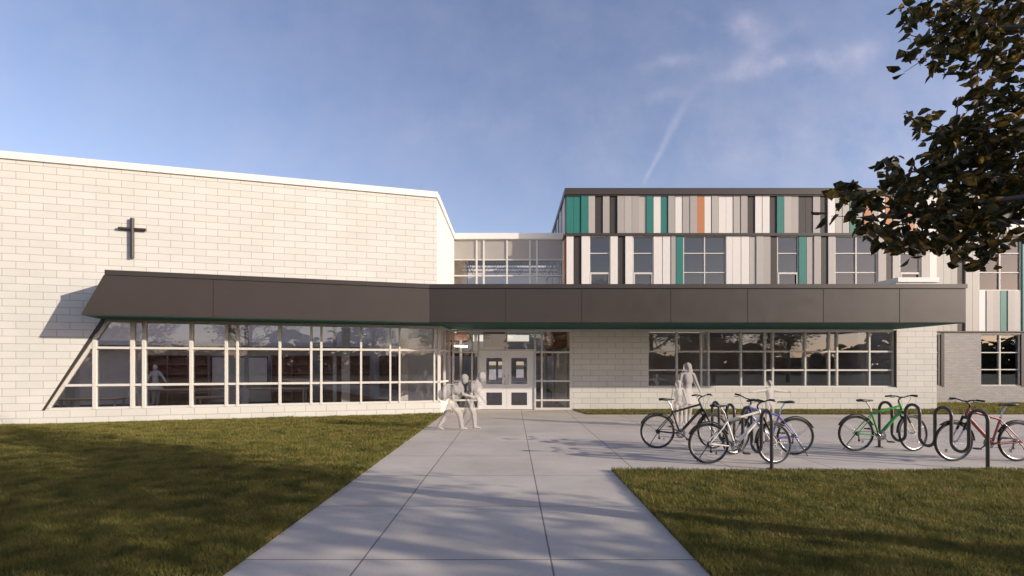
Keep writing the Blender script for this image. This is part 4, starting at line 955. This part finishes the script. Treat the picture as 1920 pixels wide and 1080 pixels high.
p2 = person(1.50, -1.08, 12.65, 0, R(-6), 'pale see-through child with long hair walking just in front of the doors', lean=24, headdrop=10, legs=((20,14),(-14,10)), arms=((-4,4,30),(6,6,28)), child=True, coat=1.75, hair=3, group=GP)
pb = MB(); pb.ell((0,0,0), (.15,.17,.23), 0, 20, 14, Matrix.Rotation(R(24), 3, 'Y')); pb.ell((-.11,0,-.06), (.09,.13,.13), 0, 16, 10)
for s in (-1, 1): pb.tube([(.02,s*.1,.18),(.20,s*.11,.20),(.28,s*.11,.05),(.12,s*.11,-.15)], .016, 6)
o = pb.build('backpack', M['ghost']); o.location = (-1.66, 12.5, .96); tag(o, 'pale see-through rounded backpack on the back of the leaning child', 'backpack')
person(1.62, 4.66, 13.3, 0, R(-90), 'pale see-through woman with long hair and a skirt beside a small child', lean=2, headdrop=8, legs=((6,4),(-6,6)), arms=((5,12,10),(5,20,12)), hair=2, skirt=.33, group=GP)
person(1.18, 4.38, 13.15, 0, R(-100), 'pale see-through small child standing close to the long haired woman', lean=2, legs=((5,3),(-5,4)), arms=((8,10,8),(5,14,8)), child=True, hair=1, group=GP)
person(1.17, 6.85, 13.3, 0, R(-90), 'pale see-through child with both arms stretched out to the sides', lean=0, legs=((4,3),(-4,4)), arms=((5,82,4),(5,82,4)), child=True, hair=1, spread=4, group=GP)
person(1.50, -14.0, 19.6, .05, R(-90), 'white silhouetted girl in a flared skirt standing by the long table indoors', 'ghost_in', lean=0, legs=((2,2),(-2,2)), arms=((4,26,6),(4,40,6)), hair=1, skirt=.34, group='white figures inside the glazed room')
person(1.17, -11.72, 15.6, .05, R(-70), 'white silhouetted child walking behind the paired mullions indoors', 'ghost_in', lean=4, legs=((14,8),(-14,10)), arms=((14,12,10),(-14,12,10)), child=True, hair=1, group='white figures inside the glazed room')
person(.95, -8.62, 16.1, .05, R(-90), 'white silhouetted toddler right of the thick white column indoors', 'ghost_in', lean=2, legs=((3,2),(-3,2)), arms=((6,6,8),(4,6,8)), child=True, hair=1, group='white figures inside the glazed room')

# ------------------------------------------------------------------ view
sc = bpy.context.scene
sc.view_settings.view_transform = 'Standard'; sc.view_settings.look = 'None'; sc.view_settings.exposure = 0.15; sc.view_settings.gamma = 1
sc.render.engine = 'CYCLES'
sc.cycles.max_bounces = 8; sc.cycles.transparent_max_bounces = 24; sc.cycles.use_denoising = True; sc.cycles.sample_clamp_indirect = 6
print('grass blades', ng)
